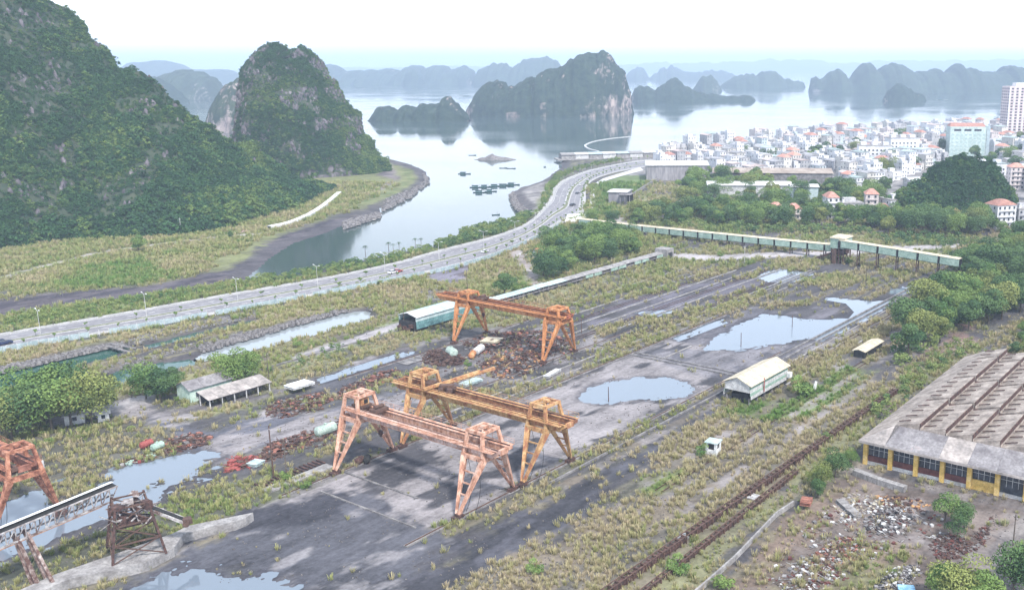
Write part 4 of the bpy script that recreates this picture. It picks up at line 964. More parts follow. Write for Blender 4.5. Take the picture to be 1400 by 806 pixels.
# crane rails and yard tracks
def yobj(name, b, s, t, mats, rz=0, **k):
    return b.build(name, mats, loc=(*Y(s, t), 0), rz=ANG - math.pi / 2 + rz, **k)
def straight(name, s0, s1, t, w, h, z, mat, **k):
    b = MB(); n = max(1, int((s1 - s0) / 6))
    for i in range(n): b.box(0, (s1 - s0) * (i + .5) / n, z, w, (s1 - s0) / n - .02, h)
    return yobj(name, b, s0, t, mat, **k)
for t, s0, s1 in ((-174.8, 112, 300), (-135.7, 112, 268), (-229.9, 170, 300), (-190.9, 180, 262)):
    straight('rail_plinth', s0, s1, t, 1.0, .34, -.06, M_CONC_D, kind='structure')
    straight('rail', s0, s1, t, .16, .2, .28, M_RUST, kind='structure')
for t, s0, s1 in ((-131.6, 150, 400), (-176.8, 240, 392), (-181.5, 245, 390), (-134.2, 262, 392), (-258, 150, 250)):
    straight('low_wall', s0, s1, t, .5, .55, -.1, M_CONC_D, kind='structure')
for t, s0, s1 in ((-163.5, 240, 258), (-196.5, 245, 385), (-205.5, 245, 380), (-212, 250, 372), (-222, 250, 368), (-128.3, 236, 405), (-119.5, 240, 330), (-233.5, 250, 372), (-184, 300, 392), (-178.6, 150, 236), (-183.2, 160, 238)):
    straight('low_wall', s0, s1, t, .38, .38, -.08, M_CONC, kind='structure')
for t, s0, s1 in ((-125.0, 215, 400), (-123.4, 215, 400), (-110.4, 160, 330), (-108.8, 160, 330), (-200, 240, 380), (-201.6, 240, 380), (-215, 240, 370), (-216.6, 240, 370),(-186,246,380),(-187.5,246,380)):
    straight('rail', s0, s1, t, .14, .18, .03, M_RUST_DARK, kind='structure')
# cross walls between the stock pans
def cross(s, t0, t1, w=.5, h=.5, name='low_wall'):
    b = MB(); n = int((t1 - t0) / 6)
    for i in range(n): b.box((t1 - t0) * (i + .5) / n, 0, -.1, (t1 - t0) / n - .02, w, h)
    yobj(name, b, s, t0, M_CONC_D, kind='structure')
cross(241.5, -190, -134); cross(238.8, -174, -134); cross(128, -174, -150, .4, .35); cross(118.5, -170, -140, .4, .35)

# ================================================================== CONVEYOR GALLERY ACROSS THE YARD
def gallery():
    o = empty('conveyor_gallery', (*Y(424, -340), 0), ANG - math.pi / 2, 'long pale green enclosed conveyor gallery crossing the yard on legs', 'conveyor gallery')
    # stations: (t, s, z of floor)
    stn = [(-349, 429, 1.2), (-300, 427, 1.6), (-250, 424.5, 2.6), (-205, 422, 3.6), (-182, 420.5, 4.2)]
    stn2 = [(-180, 413, 8.0), (-160, 411, 7.6), (-140, 409, 7.0), (-122, 407.5, 6.4)]
    pan = None
    for st, H in ((stn, 3.0), (stn2, 3.2)):
        p = [np.array((t + 340, s - 424, z)) for t, s, z in st]
        path = resample(p, int((p[-1][0] - p[0][0]) / 9.0) + 1)
        for i in range(len(path) - 1):
            a, c = path[i], path[i+1]; d = (c - a); ln = np.linalg.norm(d); rz = math.atan2(d[1], d[0]); sl = math.atan2(d[2], math.hypot(d[0], d[1]))
            if pan is None or abs(pan[1] - ln) > .2:
                b = MB(); b.box(ln/2 + .55, -1.6, 0, ln - 1.15, .14, H); b2 = MB(); b2.box(ln/2, -1.45, .2, 1.0, .06, H*.8)
                b3 = MB(); b3.prism([(0,-1.8,H+.003),(ln-.03,-1.8,H+.003),(ln-.03,1.8,H+.003),(0,1.8,H+.003)], [(0,0,H+.62),(ln-.03,0,H+.62),(ln-.03,.02,H+.62),(0,.02,H+.62)])
                b4 = MB(); b4.box(ln/2, 1.6, 0, ln, .14, H); b4.box(ln/2, 0, -.2, ln, 3.3, .19); b4.box(0.3, -1.5, .1, .5, .08, H - .2)
                pan = ([b.mesh('wall_panel', M_GREENP), b3.mesh('roof_sheet', M_CREAM), b4.mesh('floor', M_DARK)], ln)
            for me_, nm in zip(pan[0], ('wall_panel', 'roof_sheet', 'floor')):
                q = link(nm, me_, o, tuple(a)); q.rotation_euler = (0, -sl, rz)
            if a[2] > 1.4:
                b = MB()
                for y_ in (-1.3, 1.3): b.box(a[0], a[1] + y_, -.2, .35, .35, a[2] + .02)
                b.bar((a[0], a[1]-1.3, .4), (a[0], a[1]+1.3, a[2]-.3), .16); b.build('trestle', M_RUST_DARK, o)
    # transfer tower
    b = MB(); cx, cy_ = -181 + 340 , 416.5 - 424
    b.box(cx, cy_, 7.2, 7.0, 9.0, 4.6); h = b.build('transfer_house', M_GREENP, o)
    MB().prism([(cx-3.9,cy_-4.9,11.8),(cx+3.9,cy_-4.9,11.8),(cx+3.9,cy_+4.9,11.8),(cx-3.9,cy_+4.9,11.8)],[(cx-3.7,cy_-4.7,12.3),(cx+3.7,cy_-4.7,12.3),(cx+3.7,cy_+4.7,12.5),(cx-3.7,cy_+4.7,12.5)]).build('roof', M_CREAM, h)
    MB().box(cx+1.5, cy_-4.53, 7.6, 2.4, .12, 3.0).build('opening', M_DARK, h)
    MB().box(cx+3.53, cy_-1.5, 7.6, .12, 2.6, 3.0).build('opening', M_DARK, h)
    for x_ in (-3, 3):
        for y_ in (-4, 4): MB().box(cx + x_, cy_ + y_, -.2, .5, .5, 7.45).build('tower_leg', M_RUST, o)
    b = MB()
    for x_ in (-3, 3): b.bar((cx+x_, cy_-4, .5), (cx+x_, cy_+4, 6.8), .25); b.bar((cx+x_, cy_+4, .5), (cx+x_, cy_-4, 6.8), .25)
    for y_ in (-4, 4): b.bar((cx-3, cy_+y_, .5), (cx+3, cy_+y_, 6.8), .25)
    b.box(cx, cy_, 4, 5.4, 7.2, 2.5); b.bar((cx-11, cy_-4, 1.2), (cx-3, cy_-4, 4.6), 1.4, 1.0)
    b.build('chute', M_RUST_DARK, o)
    MB().box(cx-1, cy_-5.2, -.1, 1.6, 1.3, 7).build('chute', M_RUST, o)
gallery()

# long low conveyor shed beside the grove
def long_conveyor():
    o = empty('conveyor_shed', (*Y(262, -256), 0), ANG - math.pi / 2, 'long low conveyor shed with teal roof on its near half, running past the grove', 'conveyor')
    mA = MB().prism([(-1.7,0,3.0),(1.7,0,2.4),(1.7,5.9,2.4),(-1.7,5.9,3.0)], [(-1.7,0,3.12),(1.7,0,2.52),(1.7,5.9,2.52),(-1.7,5.9,3.12)]).mesh('roof_sheet', M_TEAL_PALE)
    mB = MB().prism([(-1.7,0,3.0),(1.7,0,2.4),(1.7,5.9,2.4),(-1.7,5.9,3.0)], [(-1.7,0,3.12),(1.7,0,2.52),(1.7,5.9,2.52),(-1.7,5.9,3.12)]).mesh('roof_sheet', M_CONC)
    b = MB(); b.box(1.3, 3, .9, .2, 5.9, .5); b.box(-1.3, 3, .9, .2, 5.9, .5); b.box(0, 3, 1.3, 2.2, 5.9, .12)
    for y_ in (.3, 3.1): b.box(1.3, y_, -.1, .3, .3, 2.55); b.box(-1.3, y_, -.1, .3, .3, 3.15); b.bar((1.3, y_, .2), (-1.3, y_, .95), .14)
    mF = b.mesh('frame', M_STONE)
    mW = MB().box(1.62, 3, 1.0, .08, 5.2, 1.3).mesh('side_sheet', M_GREENP)
    for i in range(20):
        y_ = -6 + i * 6.0
        link('roof_sheet', mA if i < 8 else mB, o, (0, y_, 0 if i % 5 else .12)); link('frame', mF, o, (0, y_, 0))
        if i > 8 and i % 3: link('side_sheet', mW, o, (0, y_, 0))
    MB().box(0, 117, -.1, 7, 6, 4.6).build('end_house', M_CONC, o)
    MB().box(3.56, 117, 0, .1, 3.5, 2.8).build('doorway', M_DARK, o)
long_conveyor()
# elevated conveyor at the lower left with its ruined head tower
M_GREYST = weathered('grey_rusted_steel', (.12,.08,.07), (.34,.32,.32), .8, .38, .56, c=(.45,.44,.44))
def lower_conveyor():
    A = np.array((*P(-130, 792, 8.5), 8.5)); B_ = np.array((*P(158, 672, 11.5), 11.5))
    o = empty('inclined_conveyor', (B_[0], B_[1], 0), 0, 'white topped inclined belt conveyor with lattice sides entering from the lower left', 'conveyor')
    A = A - (B_[0], B_[1], 0); B2 = np.array((0, 0, 11.5)); d = B2 - A; L_ = np.linalg.norm(d); d /= L_; nr = np.array((-d[1], d[0], 0)); nr /= np.linalg.norm(nr)
    up = np.array((0, 0, 1.0))
    n = int(L_ / 3)
    b = MB()
    for k in range(n):
        p, q = A + d * L_ * k / n, A + d * (L_ * (k + 1) / n - .04)
        MB().prism([p + nr*1.5 + up*1.7, p + nr*.3 + up*1.9, q + nr*.3 + up*1.9, q + nr*1.5 + up*1.7], [p + nr*1.4 + up*1.8, p + nr*.3 + up*2.0, q + nr*.3 + up*2.0, q + nr*1.4 + up*1.8]).build('cover_sheet', M_WHITE, o)
    for sd in (-1.3, 1.3):
        b = MB(); b.bar(A + nr*sd - up*.9, B2 + nr*sd - up*.9, .28); b.bar(A + nr*sd + up*1.6, B2 + nr*sd + up*1.6, .22); b.build('chord', M_GREYST, o)
        b = MB(); m_ = int(L_ / 1.6)
        for k in range(m_):
            p, q = A + d * L_ * k / m_, A + d * L_ * (k + 1) / m_
            b.bar(p + nr*sd - up*.9, p + nr*sd + up*1.6, .16); b.bar(p + nr*sd - up*.9, q + nr*sd + up*1.6, .13)
        b.build('lattice', M_GREYST, o)
    b = MB(); b.bar(A + up*1.5, B2 + up*1.5, 2.3, .12); b.build('belt', M_RUBBER, o)
    b = MB(); b.bar(A - up*2.2 + nr*1.2, A + d * L_*.93 - up*2.1 + nr*1.2, .35, .4); b.build('pipe', M_ORA, o)
    for (u, v) in ((52, 806), (74, 806)):
        x, y = P(u, v); t_ = np.array((x - B_[0], y - B_[1], -.1)); k = np.dot(t_ - A, d); top = A + d * min(max(k, 0), L_) - up*.2
        for q in (-1, 1):
            MB().bar(t_ + nr*q*1.6, top + nr*q*.9, .55, .55, .45, .45).build('trestle_leg', weathered('white_on_rust', (.11,.06,.05), (.30,.24,.22), 1.2, .42, .60, c=(.5,.46,.44)), o)
    # head tower
    c = P(188, 762); t = empty('transfer_tower', (*c, 0), R(35), 'ruined rusty conveyor head tower with torn pale sheeting and a loading boom', 'conveyor tower')
    hw = 3.4
    for x_ in (-hw, hw):
        for y_ in (-hw, hw): MB().bar((x_*1.3, y_*1.3, 1.5), (x_*.78, y_*.78, 12), .42, .42).build('tower_leg', M_RUST_DARK, t)
    b = MB()
    for z0, z1 in ((1.8, 5.0), (5.0, 8.4), (8.4, 11.6)):
        for a_, c_ in (((-hw,-hw),(hw,-hw)), ((hw,-hw),(hw,hw)), ((hw,hw),(-hw,hw)), ((-hw,hw),(-hw,-hw))):
            k0, k1 = 1.3 - .52*(z0-1.5)/10.5, 1.3 - .52*(z1-1.5)/10.5; a0, c0 = (a_[0]*k0, a_[1]*k0), (c_[0]*k0, c_[1]*k0); a1, c1 = (a_[0]*k1, a_[1]*k1), (c_[0]*k1, c_[1]*k1)
            b.bar((*a0, z0), (*c1, z1), .18); b.bar((*c0, z0), (*a1, z1), .18); b.bar((*a1, z1), (*c1, z1), .26)
    b.build('bracing', M_RUST, t)
    r_ = random.Random(5); b = MB()
    for i in range(60):
        p = np.array((r_.uniform(-3.4, 3.6), r_.uniform(-3.4, 3.6), r_.uniform(7.6, 11.2))); q = p + (r_.uniform(-2.6, 2.6), r_.uniform(-2.6, 2.6), r_.uniform(-1.2, 1.2)); b.bar(p, q, r_.uniform(.07, .22))
    b.build('bent_steel', M_GREYST, t, kind='stuff')
    b = MB()
    for i in range(13): b.box(r_.uniform(-2.8, 2.8), r_.uniform(-2.8, 2.8), r_.uniform(7.0, 12), r_.uniform(.8, 2.4), r_.uniform(.8, 2.2), r_.uniform(.5, 1.8), r_.uniform(0, 3))
    b.build('head_machinery', M_RUST_DARK, t)
    for i in range(6):
        p = np.array((r_.uniform(-3, 4), r_.uniform(-3, 4), r_.uniform(11, 13.5))); b = MB()
        b.quad([p, p + (r_.uniform(1, 2.2), 0, r_.uniform(-1, 1)), p + (r_.uniform(1, 2), r_.uniform(1, 2), r_.uniform(-1, .5)), p + (0, r_.uniform(1, 2), r_.uniform(-.5, .8))]); b.build('torn_sheet', M_GREYST, t)
    e1 = P(256, 713, 6.0); ct, st_ = math.cos(-R(35)), math.sin(-R(35)); dx, dy = e1[0] - c[0], e1[1] - c[1]; e1 = np.array((ct*dx - st_*dy, st_*dx + ct*dy, 6.0))
    b = MB(); s0_ = np.array((1.5, 0, 10.6)); sd = np.cross(e1 - s0_, up); sd /= np.linalg.norm(sd)
    for q in (-.8, .8): b.bar(s0_ + sd*q, e1 + sd*q, .35, .5)
    for i in range(16): f = (i + .5) / 16; p = s0_ + (e1 - s0_) * f; b.bar(p - sd*.8, p + sd*.8, .22)
    b.build('boom', M_GREYST, t)
    b = MB(); b.bar(s0_ + up*.32, e1 + up*.32, 1.1, .12); b.build('belt', M_RUBBER, t)
    b = MB(); b.cyl(e1 - sd*1.1, e1 + sd*1.1, .6, n=10); b.box(e1[0], e1[1], e1[2] - .2, 1.6, 1.6, 1.0); b.build('pulley', M_RUST, t)
lower_conveyor()
# raised concrete quay under the tower
def quay():
    top = [(-60,846),(26,806),(79,783),(123,768),(164,754),(235,729),(257,718),(346,700),(336,707),(321,713),(290,719),(250,730),(238,748),(200,768),(164,777),(97,790),(60,806),(-60,862)]
    w = pl(top, 1.8)
    MB().prism([(x, y, -.6) for x, y in w][::-1], [(x, y, 1.8) for x, y in w][::-1]).build('quay_wall', M_CONC, kind='structure')
quay()

# ================================================================== SHEDS AND SMALL BUILDINGS
def ribbed(b, x0, x1, y, z0, z1, n, mi=0, d=.06):
    """corrugated wall along x at y: shallow standing ribs"""
    for i in range(n):
        xa = x0 + (x1 - x0) * i / n; xb = x0 + (x1 - x0) * (i + .5) / n; b.box((xa + xb) / 2, y, z0, xb - xa, d, z1 - z0, mi=mi)
M_GREEND = weathered('green_side_sheet', (.13,.24,.19), (.22,.34,.28), .5)
def hopper_shed():
    # open ended shed: rails direction is local y
    L_, Wd = 22.5, 7.6
    o = empty('open_shed', (*Y(230.0, -123.6), 0), ANG - math.pi / 2, 'open ended shed with cream roof and pale green and white striped sides in mid yard', 'shed')
    z0, ze = 1.8, 5.6
    for sx in (-1, 1):
        for k, (za, zb, mt) in enumerate(((z0, z0+.9, M_WHITE_D), (z0+.9, z0+1.7, M_GREENP), (z0+1.7, z0+2.5, M_WHITE_D), (z0+2.5, ze, M_GREENP))):
            b = MB(); off = [.5, .3, .16, 0][k]
            b.box(sx*(Wd/2 + off), 0, za, .12, L_, zb - za + .02)
            for i in range(40): b.box(sx*(Wd/2 + off + .08), -L_/2 + .4 + i * (L_-.8)/39, za + .03, .05, .22, zb - za - .05)
            b.build('side_panel', mt, o)
    for sx in (-1, 1):
        n = 6
        for i in range(n):
            ya, yb = -L_/2 - .5 + (L_+1)*i/n, -L_/2 - .5 + (L_+1)*(i+1)/n - .04
            b = MB(); b.prism([(sx*(Wd/2+.8), ya, ze-.05), (0, ya, ze+1.9), (0, yb, ze+1.9), (sx*(Wd/2+.8), yb, ze-.05)], [(sx*(Wd/2+.8), ya, ze+.07), (0, ya, ze+2.02), (0, yb, ze+2.02), (sx*(Wd/2+.8), yb, ze+.07)])
            b.build('roof_sheet', M_CREAM, o)
    for y_ in (-L_/2, L_/2):
        b = MB(); b.prism([(-Wd/2, y_-.06, 3.6), (Wd/2, y_-.06, 3.6), (Wd/2, y_-.06, ze), (0, y_-.06, ze+1.8), (-Wd/2, y_-.06, ze)], [(-Wd/2, y_+.06, 3.6), (Wd/2, y_+.06, 3.6), (Wd/2, y_+.06, ze), (0, y_+.06, ze+1.8), (-Wd/2, y_+.06, ze)])
        b.build('gable', M_WHITE_D, o)
    MB().box(0, -L_/2 + .3, ze + .35, 3.4, .1, .9).build('gable_vent', M_DARK, o)
    for i in range(6):
        for sx in (-1, 1): MB().box(sx*(Wd/2 - .3), -L_/2 + .6 + i*(L_-1.2)/5, -.2, .45, .45, z0 + .25).build('post', M_STONE, o)
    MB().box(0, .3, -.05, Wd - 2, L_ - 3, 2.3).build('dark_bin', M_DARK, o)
    MB().box(Wd/2 + .72, -4.2, z0 + .4, .12, .4, 4.0).build('downpipe', M_REDP, o)
    MB().box(Wd/2 + 1.1, L_/2 - .9, 2.6, 1.1, 1.6, 1.4).build('side_chute', M_WHITE, o)
hopper_shed()
def teal_shed():
    L_, Wd = 31, 8.5
    o = empty('wagon_shed', (*Y(234.5, -256.5), 0), ANG - math.pi / 2 + R(1), 'teal sided shed with pale blue roof behind the orange crane', 'shed')
    for k, (za, zb, mt) in enumerate(((.9, 2.2, M_TEAL), (2.25, 3.5, M_TEAL), (3.55, 5.0, M_TEAL_PALE))):
        for sx in (-1, 1):
            b = MB(); b.box(sx*(Wd/2 + .2 - k*.1), 0, za, .12, L_, zb - za)
            for i in range(36): b.box(sx*(Wd/2 + .28 - k*.1), -L_/2 + .4 + i*(L_-.8)/35, za, .05, .3, zb - za - .05)
            b.build('side_panel', mt, o)
    for sx in (-1, 1):
        for i in range(5):
            ya, yb = -L_/2 + L_*i/5, -L_/2 + L_*(i+1)/5 - .04
            if sx < 0 and i == 4: continue
            MB().prism([(sx*(Wd/2+.5), ya, 4.95), (0, ya, 6.1), (0, yb, 6.1), (sx*(Wd/2+.5), yb, 4.95)], [(sx*(Wd/2+.5), ya, 5.07), (0, ya, 6.22), (0, yb, 6.22), (sx*(Wd/2+.5), yb, 5.07)]).build('roof_sheet', M_TEAL_PALE if i else M_WHITE_D, o)
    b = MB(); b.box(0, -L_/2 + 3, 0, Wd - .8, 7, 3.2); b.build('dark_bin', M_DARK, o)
    for i in range(5):
        for sx in (-1, 1): MB().box(sx*(Wd/2-.3), -L_/2 + .5 + i*(L_-1)/4, -.1, .4, .4, 1.1).build('post', M_RUST_DARK, o)
    r_ = random.Random(3); b = MB()
    for i in range(12): b.box(r_.uniform(-3.6, 3.6), -L_/2 + r_.uniform(-3, .4), r_.uniform(-.1, 1.6), r_.uniform(.5, 1.6), r_.uniform(.5, 1.6), r_.uniform(.5, 1.4), r_.uniform(0, 2))
    b.build('machinery', M_RUST_DARK, o)
teal_shed()
def gable_house(name, x, y, rz, L_, Wd, h, rh, wall, roof, label, cat, wins=(), doors=(), group=None, over=.5):
    o = empty(name, (x, y, 0), rz, label, cat, group)
    b = MB(); b.prism([(-L_/2,-Wd/2,-.2),(L_/2,-Wd/2,-.2),(L_/2,Wd/2,-.2),(-L_/2,Wd/2,-.2)], [(-L_/2,-Wd/2,h),(L_/2,-Wd/2,h),(L_/2,Wd/2,h),(-L_/2,Wd/2,h)])
    for sx in (-1, 1): b.prism([(sx*(L_/2-.1),-Wd/2,h+.003),(sx*L_/2,-Wd/2,h+.003),(sx*L_/2,Wd/2,h+.003),(sx*(L_/2-.1),Wd/2,h+.003)], [(sx*(L_/2-.1),-.1,h+rh-.05),(sx*L_/2,-.1,h+rh-.05),(sx*L_/2,.1,h+rh-.05),(sx*(L_/2-.1),.1,h+rh-.05)])
    w = b.build('wall', wall, o)
    for sy in (-1, 1):
        n = max(1, int(L_ / 4))
        for i in range(n):
            xa, xb = -L_/2 - over + (L_ + 2*over)*i/n, -L_/2 - over + (L_ + 2*over)*(i+1)/n - .03
            MB().prism([(xa, sy*(Wd/2+over), h-.1), (xb, sy*(Wd/2+over), h-.1), (xb, 0, h+rh), (xa, 0, h+rh)], [(xa, sy*(Wd/2+over), h+.02), (xb, sy*(Wd/2+over), h+.02), (xb, 0, h+rh+.12), (xa, 0, h+rh+.12)]).build('roof_sheet', roof, o)
    for (wx, wz, ww, wh, side) in wins:
        if side == 'f':
            q = MB().box(wx, -Wd/2 - .02, wz, ww, .1, wh).build('window', M_GLASS, o)
            MB().box(wx, -Wd/2 - .08, wz - .12, ww + .3, .2, .1).build('sill', M_WHITE, q)
        else: MB().box(L_/2 + .02, wx, wz, .1, ww, wh).build('window', M_GLASS, o)
    for (dx, dw, dh) in doors: MB().box(dx, -Wd/2 - .03, 0, dw, .1, dh).build('door', M_BARK, o)
    return o
M_MINT = weathered('mint_wall', (.40,.55,.48), (.58,.70,.64), .8)
c = Y(140.5, -250.8)
gable_house('cottage', *c, ANG, 12.5, 6.5, 3.6, 1.7, M_MINT, M_FASCIA, 'mint green cottage with dark windows beside the trees', 'house', wins=[(-3.8,1.1,1.5,1.5,'f'),(1.5,1.3,1.5,1.3,'f'),(4.6,1.3,1.1,1.3,'f')], doors=[(-1.2,1.0,2.2)])
# open shed with one long sloping roof next to the cottage
o = empty('lean_to_shed', (*Y(143.5, -241.0), 0), ANG, 'open fronted shed with long sloping grey roof below the cottage', 'shed')
for i in range(6):
    xa, xb = -9.5 + i*3.2, -9.5 + (i+1)*3.2 - .03
    MB().prism([(xa,-2.9,2.5),(xb,-2.9,2.5),(xb,2.6,3.9),(xa,2.6,3.9)], [(xa,-2.9,2.62),(xb,-2.9,2.62),(xb,2.6,4.02),(xa,2.6,4.02)]).build('roof_sheet', M_FIBRE, o)
for i in range(6):
    for y_ in (-2.5, 2.2): MB().box(-9 + i*3.6, y_, -.1, .25, .25, 2.6 if y_ < 0 else 3.8).build('post', M_WHITE_D, o)
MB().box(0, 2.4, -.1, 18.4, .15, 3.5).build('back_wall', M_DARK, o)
MB().box(3, 1.2, -.1, 11, 1.6, 1.6).build('bench', M_STONE, o)
# small white kiosk
o = empty('kiosk', (*P(975, 619), 0), ANG + R(8), 'tiny white kiosk with pale blue flat roof in the dry grass', 'kiosk')
b = MB()
for x_ in (-1.1, 1.1):
    for y_ in (-1.1, 1.1): b.box(x_, y_, -.1, .6, .6, 3.1)
b.box(0, 0, -.1, 2.6, 2.6, 1.4); b.build('wall', M_WHITE, o)
MB().box(0, 0, 1.3, 2.2, 2.2, 1.7).build('opening', M_DARK, o)
MB().box(0, 0, 3.0, 3.3, 3.3, .22).build('roof', M_TEAL_PALE, o)
# cream roofed lean-to half hidden by the trees on the right
gable_house('store_shed', *Y(285, -112.9), ANG, 15, 3.6, 2.2, .5, M_DARK, M_CREAM, 'low shed with cream roof poking out of the right hand trees', 'shed')
gable_house('store_shed', *Y(341, -67), ANG, 30, 9, 6, 1.4, M_STONE, M_WHITE_D, 'grey shed with pale roof at the right edge behind the trees', 'shed')
# little white huts under the trees on the left
gable_house('hut', *P(103, 577), R(30), 4.5, 3.2, 2.6, .5, M_WHITE, M_WHITE_D, 'small white hut under the big trees at the left edge', 'hut', wins=[(0,1.0,1.0,1.0,'f')])
gable_house('hut', *P(142, 574), R(30), 2.6, 2.2, 2.2, .3, M_WHITE, M_WHITE_D, 'tiny white hut right of the big left trees', 'hut', wins=[(0,.8,.9,1.0,'f')])
gable_house('house', *P(748, 353), R(30), 12, 8, 3.2, 2.2, M_WHITE_D, M_TILE, 'low house with maroon tiled roof in the grove beside the highway', 'house')

# ================================================================== BIG WAREHOUSE
def warehouse():
    # local x = t, local y = s ; front wall faces -y
    s0, t0 = 199.8, -78.4; Lx, Ly = 60.0, 76.0
    o = empty('warehouse', (*Y(s0, t0), 0), ANG - math.pi / 2, 'large derelict warehouse with ridged grey sheet roof and yellow pillars', 'warehouse')
    H = 5.5
    for i in range(11):
        x = i * 6.0
        MB().box(x, 0, -.2, 1.0, .9, H + .2).build('pillar', M_YWALL, o)
        if i < 10:
            if i == 4: MB().box(x + 3, .2, -.2, 5.0, .3, 2.6).build('wall_panel', M_YWALL, o); z1 = 2.4
            else:
                MB().box(x + 3, .2, -.2, 5.0, .35, 1.0).build('sill_wall', M_WHITE_D, o); z1 = .8
                if i < 4: MB().box(x + 3, .3, .8, 5.0, .18, 1.4).build('lower_panel', M_MAROON, o)
            q = MB().box(x + 3, .55, z1, 5.0, .1, H - z1 - .3).build('window', M_GLASS, o)
            b = MB(); zz = 2.2 if i != 4 else 2.4
            for k in range(1, 4): b.box(x + .5 + k*1.25, .46, zz, .09, .07, H - zz - .3)
            b.box(x + 3, .45, (zz + H - .3) / 2, 5.0, .06, .09); b.build('frame', M_WHITE_D, q)
    MB().box(Lx/2, .1, H, Lx + 1, .8, .5).build('lintel', M_CONC_D, o)
    for i in range(13):
        y = i * 6.0
        if i: MB().box(-.02, y, -.2, .9, 1.0, H + .2).build('pillar', M_YWALL, o)
        if i < 12: MB().box(.1, y + 3, -.2, .3, 5.0, 4.6).build('side_wall', M_FASCIA, o)
    MB().box(Lx/2, Ly/2, -.1, Lx - 2, Ly - 2, .15).build('floor', M_CONC_D, o)
    # hipped skirt: eave -> shoulder
    ze, zs, dd = 6.0, 9.0, 6.2
    n = 10
    for i in range(n):
        xa, xb = -1.2 + (Lx + 2.4)*i/n, -1.2 + (Lx + 2.4)*(i+1)/n - .03
        ta = max(xa, dd - 1); tb = xb if i else max(xb, dd)
        ta = xa if i else dd - 1.2; b = MB()
        b.prism([(xa,-1.6,ze),(xb,-1.6,ze),(tb,dd-1.6,zs),(ta,dd-1.6,zs)], [(xa,-1.6,ze+.14),(xb,-1.6,ze+.14),(tb,dd-1.6,zs+.14),(ta,dd-1.6,zs+.14)])
        b.build('skirt_sheet', M_FASCIA if i % 3 else M_FIBRE, o)
        MB().box((xa+xb)/2, -1.75, ze - .42, xb - xa, .12, .56).build('fascia_board', M_FIBRE, o)
    for i in range(13):
        ya, yb = -1.6 + (Ly + 3)*i/13, -1.6 + (Ly + 3)*(i+1)/13 - .03
        a = -1.3; c_ = dd - 1.2; y1 = ya if i else dd - 1.6
        MB().prism([(a,ya,ze-.02),(c_,y1,zs-.02),(c_,yb,zs-.02),(a,yb,ze-.02)], [(a,ya,ze+.12),(c_,y1,zs+.12),(c_,yb,zs+.12),(a,yb,ze+.12)]).build('skirt_sheet', M_FIBRE_L, o)
    # main roof: saw tooth strips running back, in lengths with a gap between
    per = 6.0; x = dd - 1.2; seg = 0
    mT = {}
    y_starts = [dd - 1.6, 26.2, 47.4, 68.6 - .2]; y_ends = [24.6, 45.8, 67.0, 77.0]
    for a_, e_ in zip(y_starts, y_ends):
        ln = e_ - a_; k = 0; x = dd - 1.2
        b = MB(); b.prism([(0,0,zs),(per,0,zs+.02),(per,ln,zs+.02),(0,ln,zs)], [(0,0,zs+.12),(per-.4,0,zs+1.75),(per-.4,ln,zs+1.75),(0,ln,zs+.12)]); mS = b.mesh('roof_strip', M_FIBRE_L)
        b = MB(); b.box(per - .22, ln/2, zs - .1, .16, ln, 1.7); mR = b.mesh('riser', M_RUST_DARK)
        b = MB(); nb = int(ln / 4.2)
        for q in range(nb):
            b.bar((.2, 2 + q*4.2, zs + .55), (2.9, 2 + q*4.2, zs + 1.3), .3, .2)
        mB_ = b.mesh('roof_batten', M_RUST_DARK)
        while x < Lx - 3:
            link('roof_strip', mS, o, (x, a_, 0)); link('riser', mR, o, (x, a_, 0)); link('roof_batten', mB_, o, (x, a_, 0)); x += per
        MB().box(Lx/2 + 2, e_ + .8, zs - .2, Lx - 6, 1.58, .3).build('gutter', M_RUST_DARK, o)
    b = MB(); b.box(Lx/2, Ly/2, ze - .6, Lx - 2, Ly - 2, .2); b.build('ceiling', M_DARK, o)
    b = MB(); r_ = random.Random(8)
    for i in range(6): MB().box(-1.6, 2 + i*1.1, 3.4 + .3*(i % 3), .5, .8, .35).build('vent', M_FASCIA, o)
warehouse()
# low retaining wall before the warehouse and block wall along its left yard
def wallrun(px, h, w, mat, label, z=-.1, name='low_wall', gaps=0):
    pts = resample(pl(px), 40); o = empty(name, (*pts[0], 0), 0, label, 'wall')
    L_ = 0
    for i in range(len(pts) - 1):
        p, q = pts[i] - pts[0], pts[i+1] - pts[0]; d = q - p; ln = np.linalg.norm(d); a = math.atan2(d[1], d[0])
        hh = h + (rnd.uniform(-.08, .08) if gaps else 0)
        MB().box((p[0]+q[0])/2, (p[1]+q[1])/2, z, ln - .03, w, hh + .1, a).build('wall_block', mat, o)
wallrun([(1168,648),(1200,660),(1238,672)], 1.3, 1.6, M_CONC, 'thick pale concrete wall in front of the warehouse pillars')
wallrun([(930,830),(962,803),(1005,765),(1062,705),(1085,690)], 1.0, .35, M_CONC, 'low grey concrete fence wall beside the rusty conveyor lines')
